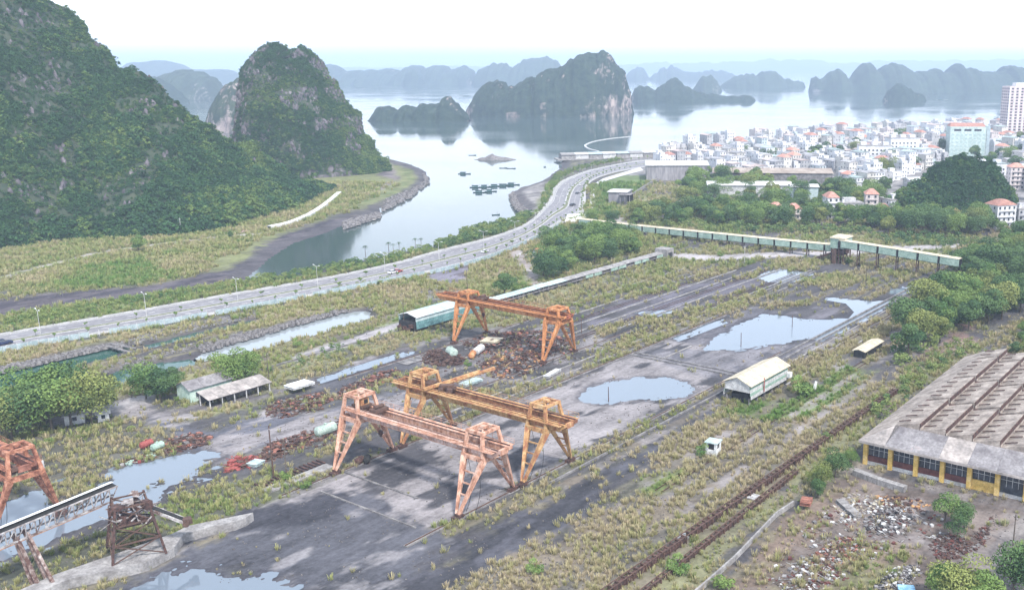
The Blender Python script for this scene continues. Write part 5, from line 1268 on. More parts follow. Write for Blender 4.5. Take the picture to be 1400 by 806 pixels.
# ---- rusty trough conveyors
def trough(s0, s1, t0, t1, h, w, label):
    n = int((s1 - s0) / 1.9); dt = t1 - t0; rz = math.atan2(-dt, s1 - s0)
    o = empty('trough_conveyor', (*Y(s0, t0), 0), ANG - math.pi / 2 + rz, label, 'conveyor frame', 'rusty conveyor lines')
    b = MB(); b.box(0, 0, h, w, .35, .22); b.box(-w/2, 0, -.1, .22, .25, h + .1); b.box(w/2, 0, -.1, .22, .25, h + .1); b.bar((-w/2, 0, h+.1), (0, .02, h-.25), .14); mX = b.mesh('cross_frame', M_RUST)
    b = MB(); b.box(0, .95, .1, w - .25, 1.72, h*.8); mT_ = b.mesh('trough_plate', M_RUST_DARK)
    for i in range(n):
        q = link('cross_frame', mX, o, (0, i*1.9, 0)); q.rotation_euler = (0, rnd.uniform(-.05, .05), rnd.uniform(-.06, .06))
        if rnd.random() < .85: link('trough_plate', mT_, o, (0, i*1.9, rnd.uniform(-.1, .1)))
    for x_ in (-w/2, w/2): MB().box(x_, n*.95, h + .21, .16, n*1.9, .16).build('side_rail', M_RUST, o)
trough(106, 253, -93.2, -90.8, 1.2, 1.25, 'longer rusty conveyor trough frame edging the dry grass field')
trough(106, 186, -87.6, -89.0, .8, .9, 'shorter rusty conveyor trough frame next to the grey fence wall')
for (u, v) in ((935, 735), (1030, 680)):
    o = empty('hatch', (*P(u, v), 0), ANG, 'pale slatted hatch lying by the conveyor frame, ' + ('nearer of the two' if v > 700 else 'farther of the two'), 'hatch')
    for i in range(4): MB().box(-1.05 + i*.7, 0, .3, .45, 1.8, .12).build('slat', M_WHITE_D, o)
    MB().box(0, 0, 0, 3, 2, .3).build('frame', M_STONE, o)
# ================================================================== TREES
def tree_group(px, hts, gname, where, kinds=(0,1,2,3), cat='tree', hue=None):
    """px: foot pixels. every tree is its own thing; numbered from left to right as seen"""
    pts = sorted(px, key=lambda q: q[0])
    for i, (u, v) in enumerate(pts):
        h = hts[i] if isinstance(hts, list) else rnd.uniform(*hts)
        k = kinds[rnd.randrange(len(kinds))]
        kind = ['round leafy', 'broad crowned', 'upright', 'wide spreading', 'slim', 'thin crowned'][k]
        lab = f'{kind} green tree, {ORD[i]} from the left {where}' if len(pts) > 1 else f'{kind} green tree {where}'
        tree('tree', *P(u, v), h, k, lab, gname if len(pts) > 1 else None, cat)
def fill(poly, n, mind, seed):
    """random feet inside a pixel polygon, at least mind metres apart"""
    r_ = random.Random(seed); w = np.array(pl(poly)); x0, y0 = w.min(0); x1, y1 = w.max(0); o = []; tries = 0
    while len(o) < n and tries < 6000:
        tries += 1; x, y = r_.uniform(x0, x1), r_.uniform(y0, y1)
        if sdf(w, np.array([x]), np.array([y]))[0] > 0 and all((x-a)**2 + (y-b)**2 > mind*mind for a, b in o): o.append((x, y))
    return [proj(x, y, 0) for x, y in o]
tree_group([(18,604),(45,596),(72,590),(98,584),(126,578),(8,580),(60,572),(95,568),(140,566)], [10.5,11.5,12.5,13.5,13.5,13,13,12.5,9], 'trees massed at the left edge', 'in the dark clump at the left edge', (0,1,3))
tree_group([(200,545),(220,549),(236,536)], [9.5,9.5,7.5], 'trees left of the cottage', 'in the clump left of the mint cottage', (0,1))
tree_group([(318,528),(338,523)], [10,9], 'trees behind the open shed', 'behind the open fronted shed', (1,3))
tree_group([(638,420),(690,408),(705,402),(718,400)], [5,11,5,4.5], 'loose trees by the dirt path', 'among the loose trees by the dirt path', (0,5,2))
tree_group(fill([(738,374),(752,350),(780,326),(820,330),(862,334),(880,340),(866,350),(800,364),(756,384),(738,388)], 32, 6.2, 3), (9,13), 'grove beside the highway', 'in the grove between highway and conveyor shed', (0,1,2,3))
tree_group(fill([(805,305),(820,297),(850,300),(848,308),(815,310)], 4, 5, 4), (5,8), 'trees at the gatehouse', 'in the little clump beside the grey gatehouse', (0,1))
tree_group(fill([(862,300),(900,292),(1000,290),(1100,296),(1190,303),(1188,314),(1000,310),(865,308)], 54, 7.6, 5), (8.5,12.5), 'front tree belt beyond the gallery', 'in the front belt past the gallery', (0,1,2,3))
tree_group(fill([(925,262),(945,244),(1000,246),(1190,275),(1190,292),(1100,290),(1000,286),(930,284)], 52, 8.6, 6), (10,15), 'rear tree belt beyond the gallery', 'in the rear belt by the long sheds', (0,1,2,3,4))
tree_group(fill([(1190,305),(1260,305),(1340,312),(1345,326),(1260,326),(1190,318)], 26, 7.6, 7), (10,14), 'tree belt under the town crag', 'in the belt below the wooded crag', (0,1,3))
tree_group(fill([(1195,502),(1222,470),(1258,435),(1290,400),(1312,372),(1340,345),(1400,330),(1470,345),(1460,400),(1400,425),(1335,452),(1285,470),(1240,492),(1208,512)], 69, 6.1, 8), (9.5,13.5), 'trees massed at the right edge', 'in the big mass at the right', (0,1,2,3))
tree_group(fill([(1345,500),(1370,470),(1400,455),(1460,470),(1460,520),(1400,505)], 9, 6, 9), (4,6.5), 'trees behind the big warehouse', 'behind the big warehouse', (0,1))
tree_group([(1122,668),(1142,652),(1163,634),(1118,680)], [4.5,5.5,6,3.5], 'bushy trees at the warehouse corner', 'at the near corner of the warehouse', (0,3,1), cat='tree')
tree_group([(1292,715),(1308,738),(1318,722)], [6.5,5,5], 'trees on the rubble yard', 'on the rubble yard before the yellow pillars', (5,1))
tree_group([(1290,825),(1318,835),(1385,815),(1410,800),(1345,850)], [8,8.5,9,9,7], 'trees at the lower right corner', 'at the lower right corner', (0,1,3))
tree_group([(245,318),(315,326),(190,345)], [9,5,4], 'lone trees at the foot of the big hill', 'at the foot of the big hill', (5,0))
def bush(u, v, h, label, group=None):
    t = empty('bush', (*P(u, v), 0), rnd.random() * 6, label, 'bush', group); link('crown', BUSH, t, sc=(h, h, h))
for a in ((408,474,3.2,'dark green bush on the channel bank below the milky water'),(732,782,2.6,'dark green bush alone in the dry grass near the bottom edge'),(1096,540,6.0,'dark bush behind the open ended shed'),
          (928,782,3.4,'bright green bush between the two rusty conveyor lines'),(960,622,3.0,'low bush on the left of the white kiosk'),(390,656,2.4,'green bush beside the rusty pole'),(418,668,2.0,'small bush right of the rusty pole'),
          (986,806,3.4,'bright green bush at the bottom edge by the grey wall'),(1130,600,2.2,'yellow green bush left of the trough conveyor'),(1160,360,3.0,'bush at the foot of the transfer tower'),
          (860,825,2.2,'orange flowering bush at the bottom edge'),(640,300+200,2.0,'bush by the milling scrap'),(1190,345,3.4,'lone bush behind the green gallery'),(985,350,2.5,'little bush beside the pale track')): bush(*a)

# street trees: verge of the near carriageway and the palms of the sea side
def along(line, i0, i1, step):
    d = np.r_[0, np.cumsum(np.linalg.norm(np.diff(line, axis=0), axis=1))]; q = np.arange(d[i0], d[i1], step)
    return [(np.interp(a, d, line[:, 0]), np.interp(a, d, line[:, 1])) for a in q]
k = 0
for f, step, hh, gr, lb in ((.895, 9.5, (2.4,3.6), 'young trees along the near verge', 'young street tree on the near verge of the highway'), (.51, 16, (2.2,3.2), 'shrubs in the median', 'clipped shrub tree in the highway median'), (.03, 13, (3.2,5.0), 'young trees on the sea side verge', 'young tree on the sea side verge of the highway')):
    pts = [p for p in along(lerp_line(f), 4, 285, step) if -60 < proj(*p, 0)[0] < 900]
    for i, (x, y) in enumerate(pts):
        h = rnd.uniform(*hh); t = empty('street_tree', (x + rnd.uniform(-.6,.6), y + rnd.uniform(-.6,.6), .2), rnd.random()*6, (f'{lb}, {ORD[i]} from the left' if i < len(ORD) else f'{lb}, near its far end'), 'tree', gr)
        link('trunk', SAPT, t, sc=(h,h,h)); w = rnd.uniform(.8,1.3) * (1.3 if f == .51 else 1); link('crown', SAP, t, sc=(h*w, h*w, h))
# palms
def palm_mesh():
    r_ = np.random.RandomState(2); b = MB()
    for i in range(11):
        a = i * .571 + r_.uniform(-.2,.2); le = r_.uniform(.30,.42); dr = r_.uniform(.05,.28); p0 = np.array((0,0,.98))
        for k2 in range(3):
            f0, f1 = k2/3, (k2+1)/3
            def pt(f): return np.array((math.cos(a)*le*f, math.sin(a)*le*f, 1 + .10*math.sin(f*3.1) - dr*f*f*1.4))
            s_ = np.array((-math.sin(a), math.cos(a), 0)) * .05
            b.quad([pt(f0)-s_*(1.1-f0), pt(f1)-s_*(1.05-f1), pt(f1)+s_*(1.05-f1), pt(f0)+s_*(1.1-f0)])
    return b
LEAF_P = foliage('palm_leaves', (.03,.06,.03), (.06,.11,.045), (.12,.17,.07), inst=False)
pf = palm_mesh().mesh('frond', LEAF_P); b = MB(); b.cyl((0,0,0),(.02,0,.98),.03,.022,6); pt_ = b.mesh('trunk', M_BARK)
PALMS = [(500,352),(532,347),(538,346),(546,344),(568,340),(576,338)]
for i, (u, v) in enumerate(PALMS):
    h = rnd.uniform(4.2, 5.6); t = empty('palm_tree', (*P(u, v), 0), rnd.random()*6, f'palm tree on the shore bank, {ORD[i]} from the left', 'palm tree', 'palms between water and highway')
    link('trunk', pt_, t, sc=(h,h,h)); link('frond', pf, t, sc=(h,h,h))

# street lamps
b = MB(); b.cyl((0,0,0),(0,0,8.6),.11,.07,6); b.bar((0,0,8.5),(1.9,0,9.1),.1); b.bar((0,0,8.5),(-1.9,0,9.1),.1); lp = b.mesh('pole', M_WHITE_D)
b = MB(); b.box(2.1,0,9.02,1.0,.3,.16); lh = b.mesh('lamp_head', M_WHITE); b = MB(); b.box(-2.1,0,9.02,1.0,.3,.16); lh2 = b.mesh('lamp_head', M_WHITE)
ml_ = lerp_line(.51); pts = [p for p in along(ml_, 4, 285, 34) if -40 < proj(*p, 0)[0] < 880]
for i, (x, y) in enumerate(pts):
    j = np.argmin(((ml_ - (x, y))**2).sum(1)); d = ml_[min(j+1, len(ml_)-1)] - ml_[max(j-1, 0)]
    t = empty('street_lamp', (x, y, .2), math.atan2(d[1], d[0]) + math.pi/2, f'slim pale twin arm street lamp in the highway median, {ORD[i]} from the left', 'street lamp', 'lamps along the median')
    link('pole', lp, t); link('lamp_head', lh, t); link('lamp_head', lh2, t)

# pale blue fence along the near side of the highway
ln = lerp_line(1.035); d = np.r_[0, np.cumsum(np.linalg.norm(np.diff(ln, axis=0), axis=1))]
i1 = int(np.argmin([abs(proj(*p, 0)[0] - 768) for p in ln])); q = np.arange(d[0], d[i1], 3.0)
fp = [np.array((np.interp(a, d, ln[:,0]), np.interp(a, d, ln[:,1]))) for a in q]
fo = empty('fence', (*fp[0], 0), 0, 'long pale blue sheet fence along the near side of the highway', 'fence')
b = MB(); b.box(1.5,0,.1,2.92,.07,1.9)
for i in range(9): b.box(.2 + i*.32, -.06, .12, .08, .05, 1.85)
fpm = b.mesh('fence_panel', M_BLUEF); b = MB(); b.box(0,0,-.1,.16,.16,2.3); fpo = b.mesh('post', M_WHITE_D)
for i in range(len(fp) - 1):
    a = fp[i] - fp[0]; dd = fp[i+1] - fp[i]; rz = math.atan2(dd[1], dd[0])
    if rnd.random() < .93: link('fence_panel', fpm, fo, (*a, 0), rz)
    link('post', fpo, fo, (*a, 0), rz)

# ================================================================== CARS AND BOATS
def car(u, v, rz, mat, label, big=1.0, lane=None):
    t = empty('car', (*P(u, v, .1), .12), rz, label, 'car', 'cars on the highway')
    k = big
    b = MB(); prof = [(-2.2,.35),(2.2,.35),(2.25,.75),(1.2,.9),(-1.9,1.0),(-2.25,.85)]
    b.prism([(x*k, -.85*k, z*k) for x, z in prof][::-1], [(x*k, .85*k, z*k) for x, z in prof][::-1]); bd = b.build('body', mat, t)
    b = MB(); b.prism([(-1.8*k,-.8*k,.95*k),(1.1*k,-.8*k,.88*k),(1.1*k,.8*k,.88*k),(-1.8*k,.8*k,.95*k)], [(-1.3*k,-.65*k,1.45*k),(.4*k,-.65*k,1.45*k),(.4*k,.65*k,1.45*k),(-1.3*k,.65*k,1.45*k)]); b.build('window', M_GLASS, t)
    MB().box(-.45*k, 0, 1.452*k, 1.6*k, 1.25*k, .05).build('roof', mat, t)
    for x in (-1.35, 1.35):
        for y_ in (-.78, .78): MB().cyl((x*k, (y_-.1)*k, .33*k), (x*k, (y_+.1)*k, .33*k), .33*k, n=10).build('wheel', M_RUBBER, t)
    for y_ in (-.6, .6): MB().box(2.22*k, y_*k, .6*k, .08, .3, .15).build('headlight', M_WHITE, t)
M_CARB = weathered('dark_blue_car_paint', (.02,.03,.08), (.03,.045,.11), 1, rough=.25, bump=0, spec=.5)
M_CARR = weathered('red_car_paint', (.35,.04,.03), (.4,.06,.05), 1, rough=.3, bump=0, spec=.5)
M_CARW = weathered('white_car_paint', (.65,.66,.67), (.75,.75,.75), 1, rough=.3, bump=0, spec=.5)
M_CARD = weathered('dark_car_paint', (.03,.035,.045), (.05,.055,.065), 1, rough=.3, bump=0, spec=.5)
def rdir(u):
    ln = lerp_line(.7); j = int(np.argmin([abs(proj(*p, 0)[0] - u) for p in ln[:290]])); d = ln[j+1] - ln[j-1]; return math.atan2(d[1], d[0])
car(4, 471, rdir(10), M_CARB, 'dark blue car at the left edge of the highway', 1.25)
car(537, 373.5, rdir(537), M_CARW, 'white car on the near carriageway above the channel')
car(544, 372, rdir(544), M_CARR, 'red car right in front of the white car')
car(783, 281, R(62), M_CARD, 'dark car nearest the slab on the highway bend', 1.15)
car(789.5, 265, R(70), M_CARD, 'small dark car in the middle of the bend')
car(793, 253.5, R(60), M_CARW, 'white car farthest round the bend')
car(663, 345, rdir(663), M_CARW, 'pale car on the near carriageway before the grove')
def boat(u, v, rz, L_, label, cabin=True, mat=None):
    t = empty('boat', (*P(u, v, SEA), SEA), rz, label, 'boat', 'small boats moored in the bay'); w = L_ * .26
    st = [(-.5,.75,.55),(-.25,1,.42),(.1,1,.42),(.35,.62,.6),(.5,.06,.85)]
    b = MB()
    for (a, wa, ha), (c_, wc, hc) in zip(st[:-1], st[1:]):
        A = [(a*L_, -w*wa*.3, -.35), (a*L_, -w*wa/2, ha), (a*L_, w*wa/2, ha), (a*L_, w*wa*.3, -.35)]; C_ = [(c_*L_, -w*wc*.3, -.35), (c_*L_, -w*wc/2, hc), (c_*L_, w*wc/2, hc), (c_*L_, w*wc*.3, -.35)]
        b.prism(A, C_)
    b.build('hull', mat or M_HULL, t)
    if cabin:
        MB().box(-.12*L_, 0, .5, L_*.42, w*.62, 1.25).build('cabin', M_TEAL, t); MB().box(-.12*L_, 0, 1.76, L_*.5, w*.8, .12).build('cabin_roof', M_HULL, t)
        MB().box(-.12*L_, 0, 1.0, L_*.43, w*.64, .4).build('window', M_GLASS, t)
    MB().cyl((.2*L_,0,.4),(.2*L_,0,2.6),.06,.04,5).build('mast', M_BARK, t)
for a in ((635,238,0,11,'dark boat moored alone nearest the left'),(652,256.5,.05,11,'left boat of the front raft'),(664,256,0,10,'middle boat of the front raft'),(671,262,.1,9,'right boat of the lower pair'),(657,263.5,0,11,'left boat of the lower pair'),
          (678,255,.1,11,'left boat of the right hand raft'),(690,254.5,.05,12,'middle boat of the right hand raft'),(701,253,.1,11,'right boat of the right hand raft'),(688,230,0,7,'small boat just in front of the rock islet'),(699,230.5,0,8,'pale small boat right of the rock islet'),
          (745,228.5,1.5,7,'dark boat moored alone close to the pier'),(646,212.5,0,8,'small boat at the left tip of the rock islet'),(678,294,.3,5,'tiny rowing boat near the shore bushes')): boat(*a, cabin=a[3] > 8)
for u, v, L_, lb in ((492,121.5,40,'distant boat left of the far islands'),(640,131.5,42,'distant long boat behind the low island'),(1288,136.5,30,'distant pale boat off the long ridge')): boat(u, v, .1, L_, lb, True, M_WHITE_D)
# floating boom line and little rock islet
karst('rock_islet', [(648,221),(655,216),(663,214),(668,212),(672,210),(676,213),(685,214),(695,216),(706,218)], 219.5, 16, M_STONE, 40, 14, .9, seed=50, label='low bare rock islet with a thin sandy spit in the bay', cat='islet')
bl = resample(catmull(pl([(862,187),(840,189),(815,193),(803,197),(800,200),(806,204),(818,207)], SEA), 8), 60); fo = empty('floating_boom', (*bl[0], SEA), 0, 'pale floating boom curving over the water off the pier', 'boom')
for i in range(59):
    p, q = bl[i] - bl[0], bl[i+1] - bl[0]; MB().bar((*p, .2), (*(p + (q-p)*.95), .2), 2.2, .9).build('float', M_WHITE_D, fo)
# stones on the shores
def stones(name, polys, n, lo, hi, z, mat, label, seed):
    r_ = np.random.RandomState(seed); b = MB()
    for px in polys:
        w = np.array(pl(px)); x0, y0 = w.min(0); x1, y1 = w.max(0); m_ = 0
        x = r_.uniform(x0, x1, n * 6); y = r_.uniform(y0, y1, n * 6); kq = np.where(sdf(w, x, y) > 0)[0][:n]
        for j in kq:
            s_ = r_.uniform(lo, hi); a = r_.uniform(0, 3); c_, q_ = math.cos(a), math.sin(a)
            B4 = [(x[j] + s_*(c_*i*.5 - q_*k*.4), y[j] + s_*(q_*i*.5 + c_*k*.4)) for i, k in ((-1,-1),(1,-1),(1,1),(-1,1))]
            b.prism([(p[0], p[1], z - .4) for p in B4], [(x[j] + (p[0]-x[j])*r_.uniform(.4,.8), y[j] + (p[1]-y[j])*r_.uniform(.4,.8), z + s_*r_.uniform(.25,.5)) for p in B4])
    b.build(name, mat, kind='stuff', label=label)
stones('stones', [[(525,272),(560,258),(582,246),(580,238),(570,232),(585,240),(587,247),(560,268),(522,286)],[(470,300),(520,288),(520,294),(470,310)]], 260, 1.2, 3.2, -1.2, M_STONE, 'dark boulders on the tip of the point', 4)
stones('stones', [[(150,470),(240,446),(350,425),(350,432),(240,455),(155,478)],[(500,415),(560,400),(620,385),(622,390),(560,408),(505,424)]], 420, .35, 1.0, 0, M_CONC_D, 'grey stones on the roadside bank', 5)
stones('stones', [[(0,500),(60,488),(150,468),(150,473),(60,494),(0,508)],[(0,540),(110,508),(260,470),(350,450),(350,456),(260,478),(110,516),(0,549)],[(270,470),(400,438),(480,418),(482,422),(400,444),(275,480)]], 600, .5, 1.5, -.3, M_STONE, 'stones lining the channel banks', 6)
stones('stones', [[(697,264),(702,262),(708,276),(722,288),(714,292),(700,278)]], 160, 1.5, 3, -.6, M_STONE, 'rock bank of the small quay', 7)

# ================================================================== SCRAP, RUBBLE, POLES
def scrap(px, n, lo, hi, mats, label, seed, hgt=1.6, z0=0):
    r_ = random.Random(seed); b = MB(); w = np.array(pl(px)); x0, y0 = w.min(0); x1, y1 = w.max(0); k = 0; tries = 0
    n = int(n * 3.0); lo *= .45; hi *= .62
    while k < n and tries < n * 12:
        tries += 1; x, y = r_.uniform(x0, x1), r_.uniform(y0, y1); sd = sdf(w, np.array([x]), np.array([y]))[0]
        if sd < 0: continue
        k += 1; z = z0 + min(1, sd / 3) * hgt * .6 * r_.uniform(.1, 1); s_ = r_.uniform(lo, hi); mi = r_.randrange(len(mats)); ty = r_.random()
        p = np.array((x, y, z)); d = np.array((r_.uniform(-1,1), r_.uniform(-1,1), r_.uniform(-.35,.35))) * s_
        if ty < .46: b.bar(p - d*1.3, p + d*1.3, s_*.07, s_*.10, mi=mi)
        elif ty < .72: b.bar(p - d*.5, p + d*.5, s_*.9, s_*.07, mi=mi)
        elif ty < .80: b.cyl(p - d*.5, p + d*.5, s_*.28, n=7, mi=mi)
        else: b.box(x, y, max(z - .4, -.05), s_*.9, s_*.7, s_*.5, r_.uniform(0,3), mi)
    b.build('scrap_heap', mats, kind='stuff', label=label)
RS = [M_RUST, M_RUST_DARK, M_RUST, M_RUST_DARK, M_GIRDER, M_STONE]
scrap([(352,624),(370,606),(440,584),(470,572),(468,590),(430,606),(380,626),(355,636)], 330, .6, 2.2, RS, 'row of rusty scrap steel leading to the pink crane', 1, 2.2)
scrap([(365,556),(380,548),(440,536),(455,545),(440,560),(385,572),(362,568)], 230, .6, 2.0, RS, 'rusty scrap steel bank behind the asphalt lane', 2, 2.0)
scrap([(455,545),(470,530),(520,508),(545,505),(548,516),(505,530),(470,548)], 200, .6, 2.4, RS, 'rusty scrap between the two nearest cranes', 3, 2.0)
scrap([(572,492),(585,480),(610,480),(640,492),(630,500),(590,500)], 130, .8, 2.6, [M_RUST_DARK, M_RUST], 'dark rust heap under the orange crane', 4, 2.4)
scrap([(630,470),(665,455),(745,452),(785,468),(790,480),(740,490),(690,480),(650,485)], 330, .6, 2.4, RS, 'tangled rusty scrap behind the orange crane', 5, 2.4)
scrap([(655,500),(680,482),(735,480),(745,500),(720,512),(690,520),(665,512)], 260, .5, 2.2, RS + [M_YEL], 'tan and rusty scrap heap in front of the orange crane', 6, 2.4)
scrap([(215,612),(235,598),(262,592),(290,596),(285,608),(250,616),(225,622)], 170, .6, 2.0, RS, 'dark red scrap bank at the head of the long pond', 7, 1.8)
scrap([(150,636),(165,628),(205,618),(215,624),(180,636)], 60, .5, 1.6, [M_REDP, M_CONC, M_RUST, M_RUST_DARK, M_GREENP], 'small coloured scrap on the pond bank', 8, 1.0)
scrap([(305,640),(320,628),(355,622),(362,630),(345,638),(312,646)], 60, 1.0, 2.8, [M_REDP, M_REDP, M_RUST], 'bright red bent steel frames on the bank', 9, 1.6)
scrap([(1110,762),(1130,742),(1160,732),(1180,738),(1178,760),(1150,778),(1125,780)], 330, .3, 1.2, [M_RUST, M_RUST_DARK, M_GIRDER, M_CONC], 'reddish brown rubble mound in the works yard', 10, 1.5)
scrap([(1182,708),(1205,694),(1240,692),(1250,706),(1230,728),(1200,732),(1180,722)], 190, .4, 1.5, [M_STONE, M_DARK, M_CONC_D, M_FASCIA, M_RUST_DARK, M_WHITE_D], 'dark rubble and white sacks before the warehouse', 11, 1.4)
scrap([(1065,790),(1095,762),(1130,770),(1160,790),(1120,806),(1070,815)], 170, .3, 1.2, [M_WHITE_D, M_CONC_D, M_STONE, M_MAROON, M_RUST_DARK], 'scattered white and grey rubble at the lower edge', 12, .9)
scrap([(1140,690),(1160,672),(1200,680),(1240,690),(1200,696),(1165,712),(1150,715)], 90, .4, 1.3, [M_WHITE_D, M_CONC, M_CREAM], 'pale planks and rubble by the low wall', 13, .6)
scrap([(1270,745),(1290,728),(1320,735),(1345,720),(1358,700),(1350,740),(1318,762),(1285,768)], 200, .4, 1.4, [M_RUST, M_RUST_DARK, M_MAROON, M_STONE, M_RUST_DARK], 'rusty machine parts around the yard trees', 14, 1.2)
scrap([(1195,800),(1215,778),(1255,770),(1262,782),(1235,800),(1200,812)], 120, .4, 1.4, [M_DARK, M_WHITE_D, M_FASCIA], 'dark timber and sheet scrap at the bottom edge', 15, 1.0)
scrap([(1195,680),(1235,676),(1275,690),(1262,702),(1220,700)], 60, .5, 1.6, [M_YEL, M_RUST, M_RUST_DARK], 'ochre steel scrap left of the yard tree', 16, .9)
scrap([(1040,800),(1085,735),(1150,680),(1200,678),(1290,705),(1300,735),(1240,742),(1180,775),(1130,806)], 260, .3, 1.5, [M_STONE, M_CONC_D, M_RUST_DARK, M_WHITE_D, M_MAROON, M_CONC, M_BARK], 'loose rubble and planks strewn over the whole works yard', 17, .35)
scrap([(330,640),(480,575),(560,520),(640,470),(790,458),(800,490),(650,522),(560,560),(440,610)], 260, .3, 1.6, [M_RUST_DARK, M_STONE, M_RUST, M_CONC_D], 'loose scrap strewn along the left crane track', 18, .3)
def slabs(name, u, v, rz, sx, sy, sz, mat, label, cat, z=0, tilt=0):
    t = empty(name, (*P(u, v), z), ANG + rz, label, cat); b = MB()
    return t
def sheet_stack(u, v, rz, sx, sy, mat, label, n=3, z=0.0):
    t = empty('sheet_stack', (*P(u, v), z), ANG + rz, label, 'metal sheets')
    for i in range(n):
        b = MB(); w = sx / 7
        for k in range(7): b.box(-sx/2 + w*(k+.5) + rnd.uniform(-.05,.05), 0, .15 + i*.28 + (.06 if k % 2 else 0), w*.96, sy*rnd.uniform(.9,1), .08, rnd.uniform(-.04,.04))
        b.build('sheet', mat, t)
sheet_stack(410, 533, 0, 7, 5, M_WHITE, 'stack of white roof sheets left of the pink crane', z=1.2)
sheet_stack(1145//2 + 72, 524, 0, 7, 3.2, M_TEAL_PALE, 'pale blue sheets lying behind the ochre crane girder')
sheet_stack(672, 470, .3, 6, 6, M_CREAM, 'pale brown slab pile under the orange crane girder', z=.8)
sheet_stack(1160, 697, .9, 8, 2.0, M_CONC, 'long pale torn sheets in the works yard')
sheet_stack(1240, 812, .5, 4, 3, M_BLUEP, 'bright blue sheet at the bottom edge of the works yard')
sheet_stack(755, 512, .2, 8, 2, M_WHITE_D, 'dirty white sheets lying right of the scrap heap')
sheet_stack(565, 492, .0, 10, 6, M_CONC_D, 'flat grey concrete slabs between the cranes', n=1)
sheet_stack(350, 635, .3, 3, 3, M_TEAL_PALE, 'small pale green crumpled sheet near the red frames')
sheet_stack(1102, 693, .3, 3.4, 2.4, M_GIRDER, 'faded red lid on the grey tank in the works yard', z=.9)
def tank(u, v, rz, L_, r_, mat, label, z=.2):
    t = empty('tank', (*P(u, v), z), ANG + rz, label, 'tank')
    MB().cyl((-L_/2,0,r_),(L_/2,0,r_),r_,n=14).build('shell', mat, t)
    for sx in (-1, 1): MB().cyl((sx*L_/2,0,r_),(sx*(L_/2+.35),0,r_),r_*.98,r_*.6,14).build('end_cap', mat, t)
    for x in (-L_*.3, L_*.3): MB().box(x, 0, -.3, .3, r_*1.6, r_*.55 + .3).build('cradle', M_RUST_DARK, t)
    MB().cyl((0,0,r_*1.95),(0,0,r_*2.25),r_*.3,n=8).build('manhole', mat, t)
tank(446, 594, 0, 5, 1.3, M_POOLGREEN, 'pale green tank lying on the scrap row left of the pink crane')
tank(655, 483, .4, 4.5, 1.2, M_WHITE_D, 'white tank on the scrap heap under the orange crane')
tank(618, 487, 1.2, 3.6, 1.4, M_POOLGREEN, 'pale green drum at the left of the orange crane scrap heap')
tank(646, 489, .6, 3.2, 1.0, M_ORA, 'rust orange drum beside the white tank')
tank(502, 632, .8, 2.2, .8, M_RUBBER, 'small black drum on the crane rail between the pink legs')
tank(492, 634, .2, 1.8, .8, M_RUST_DARK, 'dark rusty drum on the crane rail between the pink legs')
tank(201, 612, .2, 2.6, .9, M_REDP, 'red drum on the pond bank'); tank(216, 615, .2, 2.6, .9, M_GREENP, 'green drum on the pond bank')
# pit with sleepers near the pink crane
o = empty('sleeper_rack', (*Y(118, -182), 0), ANG - math.pi/2, 'pale concrete slab with a rack of dark sleepers left of the pink crane', 'sleeper rack')
MB().box(2.0, 2, -.05, 3.0, 17, .35).build('slab', M_CONC, o); sm = MB().box(0,0,.1,3.2,.35,.3).mesh('sleeper', M_RUST_DARK)
for i in range(15): link('sleeper', sm, o, (-1.6, -5.5 + i*1.15, 0))
# poles
def pole(u, v, h, label, mat=M_RUST, arm=True, r_=.14, z=0):
    t = empty('utility_pole', (*P(u, v), z), rnd.random()*3, label, 'pole')
    MB().cyl((0,0,-.2),(0,0,h),r_,r_*.65,7).build('pole', mat, t)
    if arm:
        MB().box(0,0,h-.8,1.7,.12,.12).build('cross_arm', mat, t)
        for x in (-.7,0,.7): MB().cyl((x,0,h-.68),(x,0,h-.42),.06,n=6).build('insulator', M_WHITE_D, t)
pole(374, 650, 12, 'thin rusty pole standing alone left of the pink crane', r_=.2)
pole(392, 652, 9, 'shorter thin pole just right of the rusty pole', M_BARK)
pole(832, 548, 4.2, 'dark post standing in the oval puddle', M_RUST_DARK, False); pole(1013, 473, 4.6, 'dark post at the left end of the big blue pond', M_RUST_DARK, False)
pole(1083, 446, 4.0, 'dark post in the middle of the big blue pond', M_RUST_DARK, False)
pole(248, 320, 9, 'leaning pale pole at the foot of the big hill', M_WHITE_D); pole(553, 450, 10, 'grey pole beside the pale track', M_BARK)
pole(368, 522, 9, 'grey pole behind the open fronted shed', M_BARK); pole(1018, 358, 8, 'white pole beside the track beyond the yard', M_WHITE_D)
pole(795, 455, 5, 'rusty post right of the orange crane', M_RUST, False); pole(1184, 385, 6, 'grey pole in the grass under the gallery', M_BARK); pole(838, 372, 7, 'grey pole behind the conveyor shed', M_BARK)
pole(639, 395, 8, 'thin pole beside the lilac patch', M_BARK); pole(1385, 745, 6.5, 'grey pole in front of the warehouse right end', M_BARK)
# small white statue-like marker behind the bush
t = empty('marker', (*P(1113, 533), 0), 0, 'small white leaning marker stone right of the dark bush', 'marker'); MB().bar((0,0,-.1),(.5,0,2.6),1.0,.8,.6,.5).build('stone', M_WHITE, t); MB().box(0,0,-.1,1.6,1.4,.4).build('base', M_CONC, t)
# old channel bridge slabs by the green water
for i, (a_, c_) in enumerate((((152,470),(184,477)),((150,474),(178,482)))):
    A_, B_ = P(*a_), P(*c_); t = empty('slab', (*A_, 0), 0, f'thin dark slab across the end of the green channel, {"upper" if i == 0 else "lower"} one', 'slab')
    d = np.array(B_) - np.array(A_); MB().bar((0,0,.2),(*d,.2),1.2,.3).build('plank', M_STONE, t)

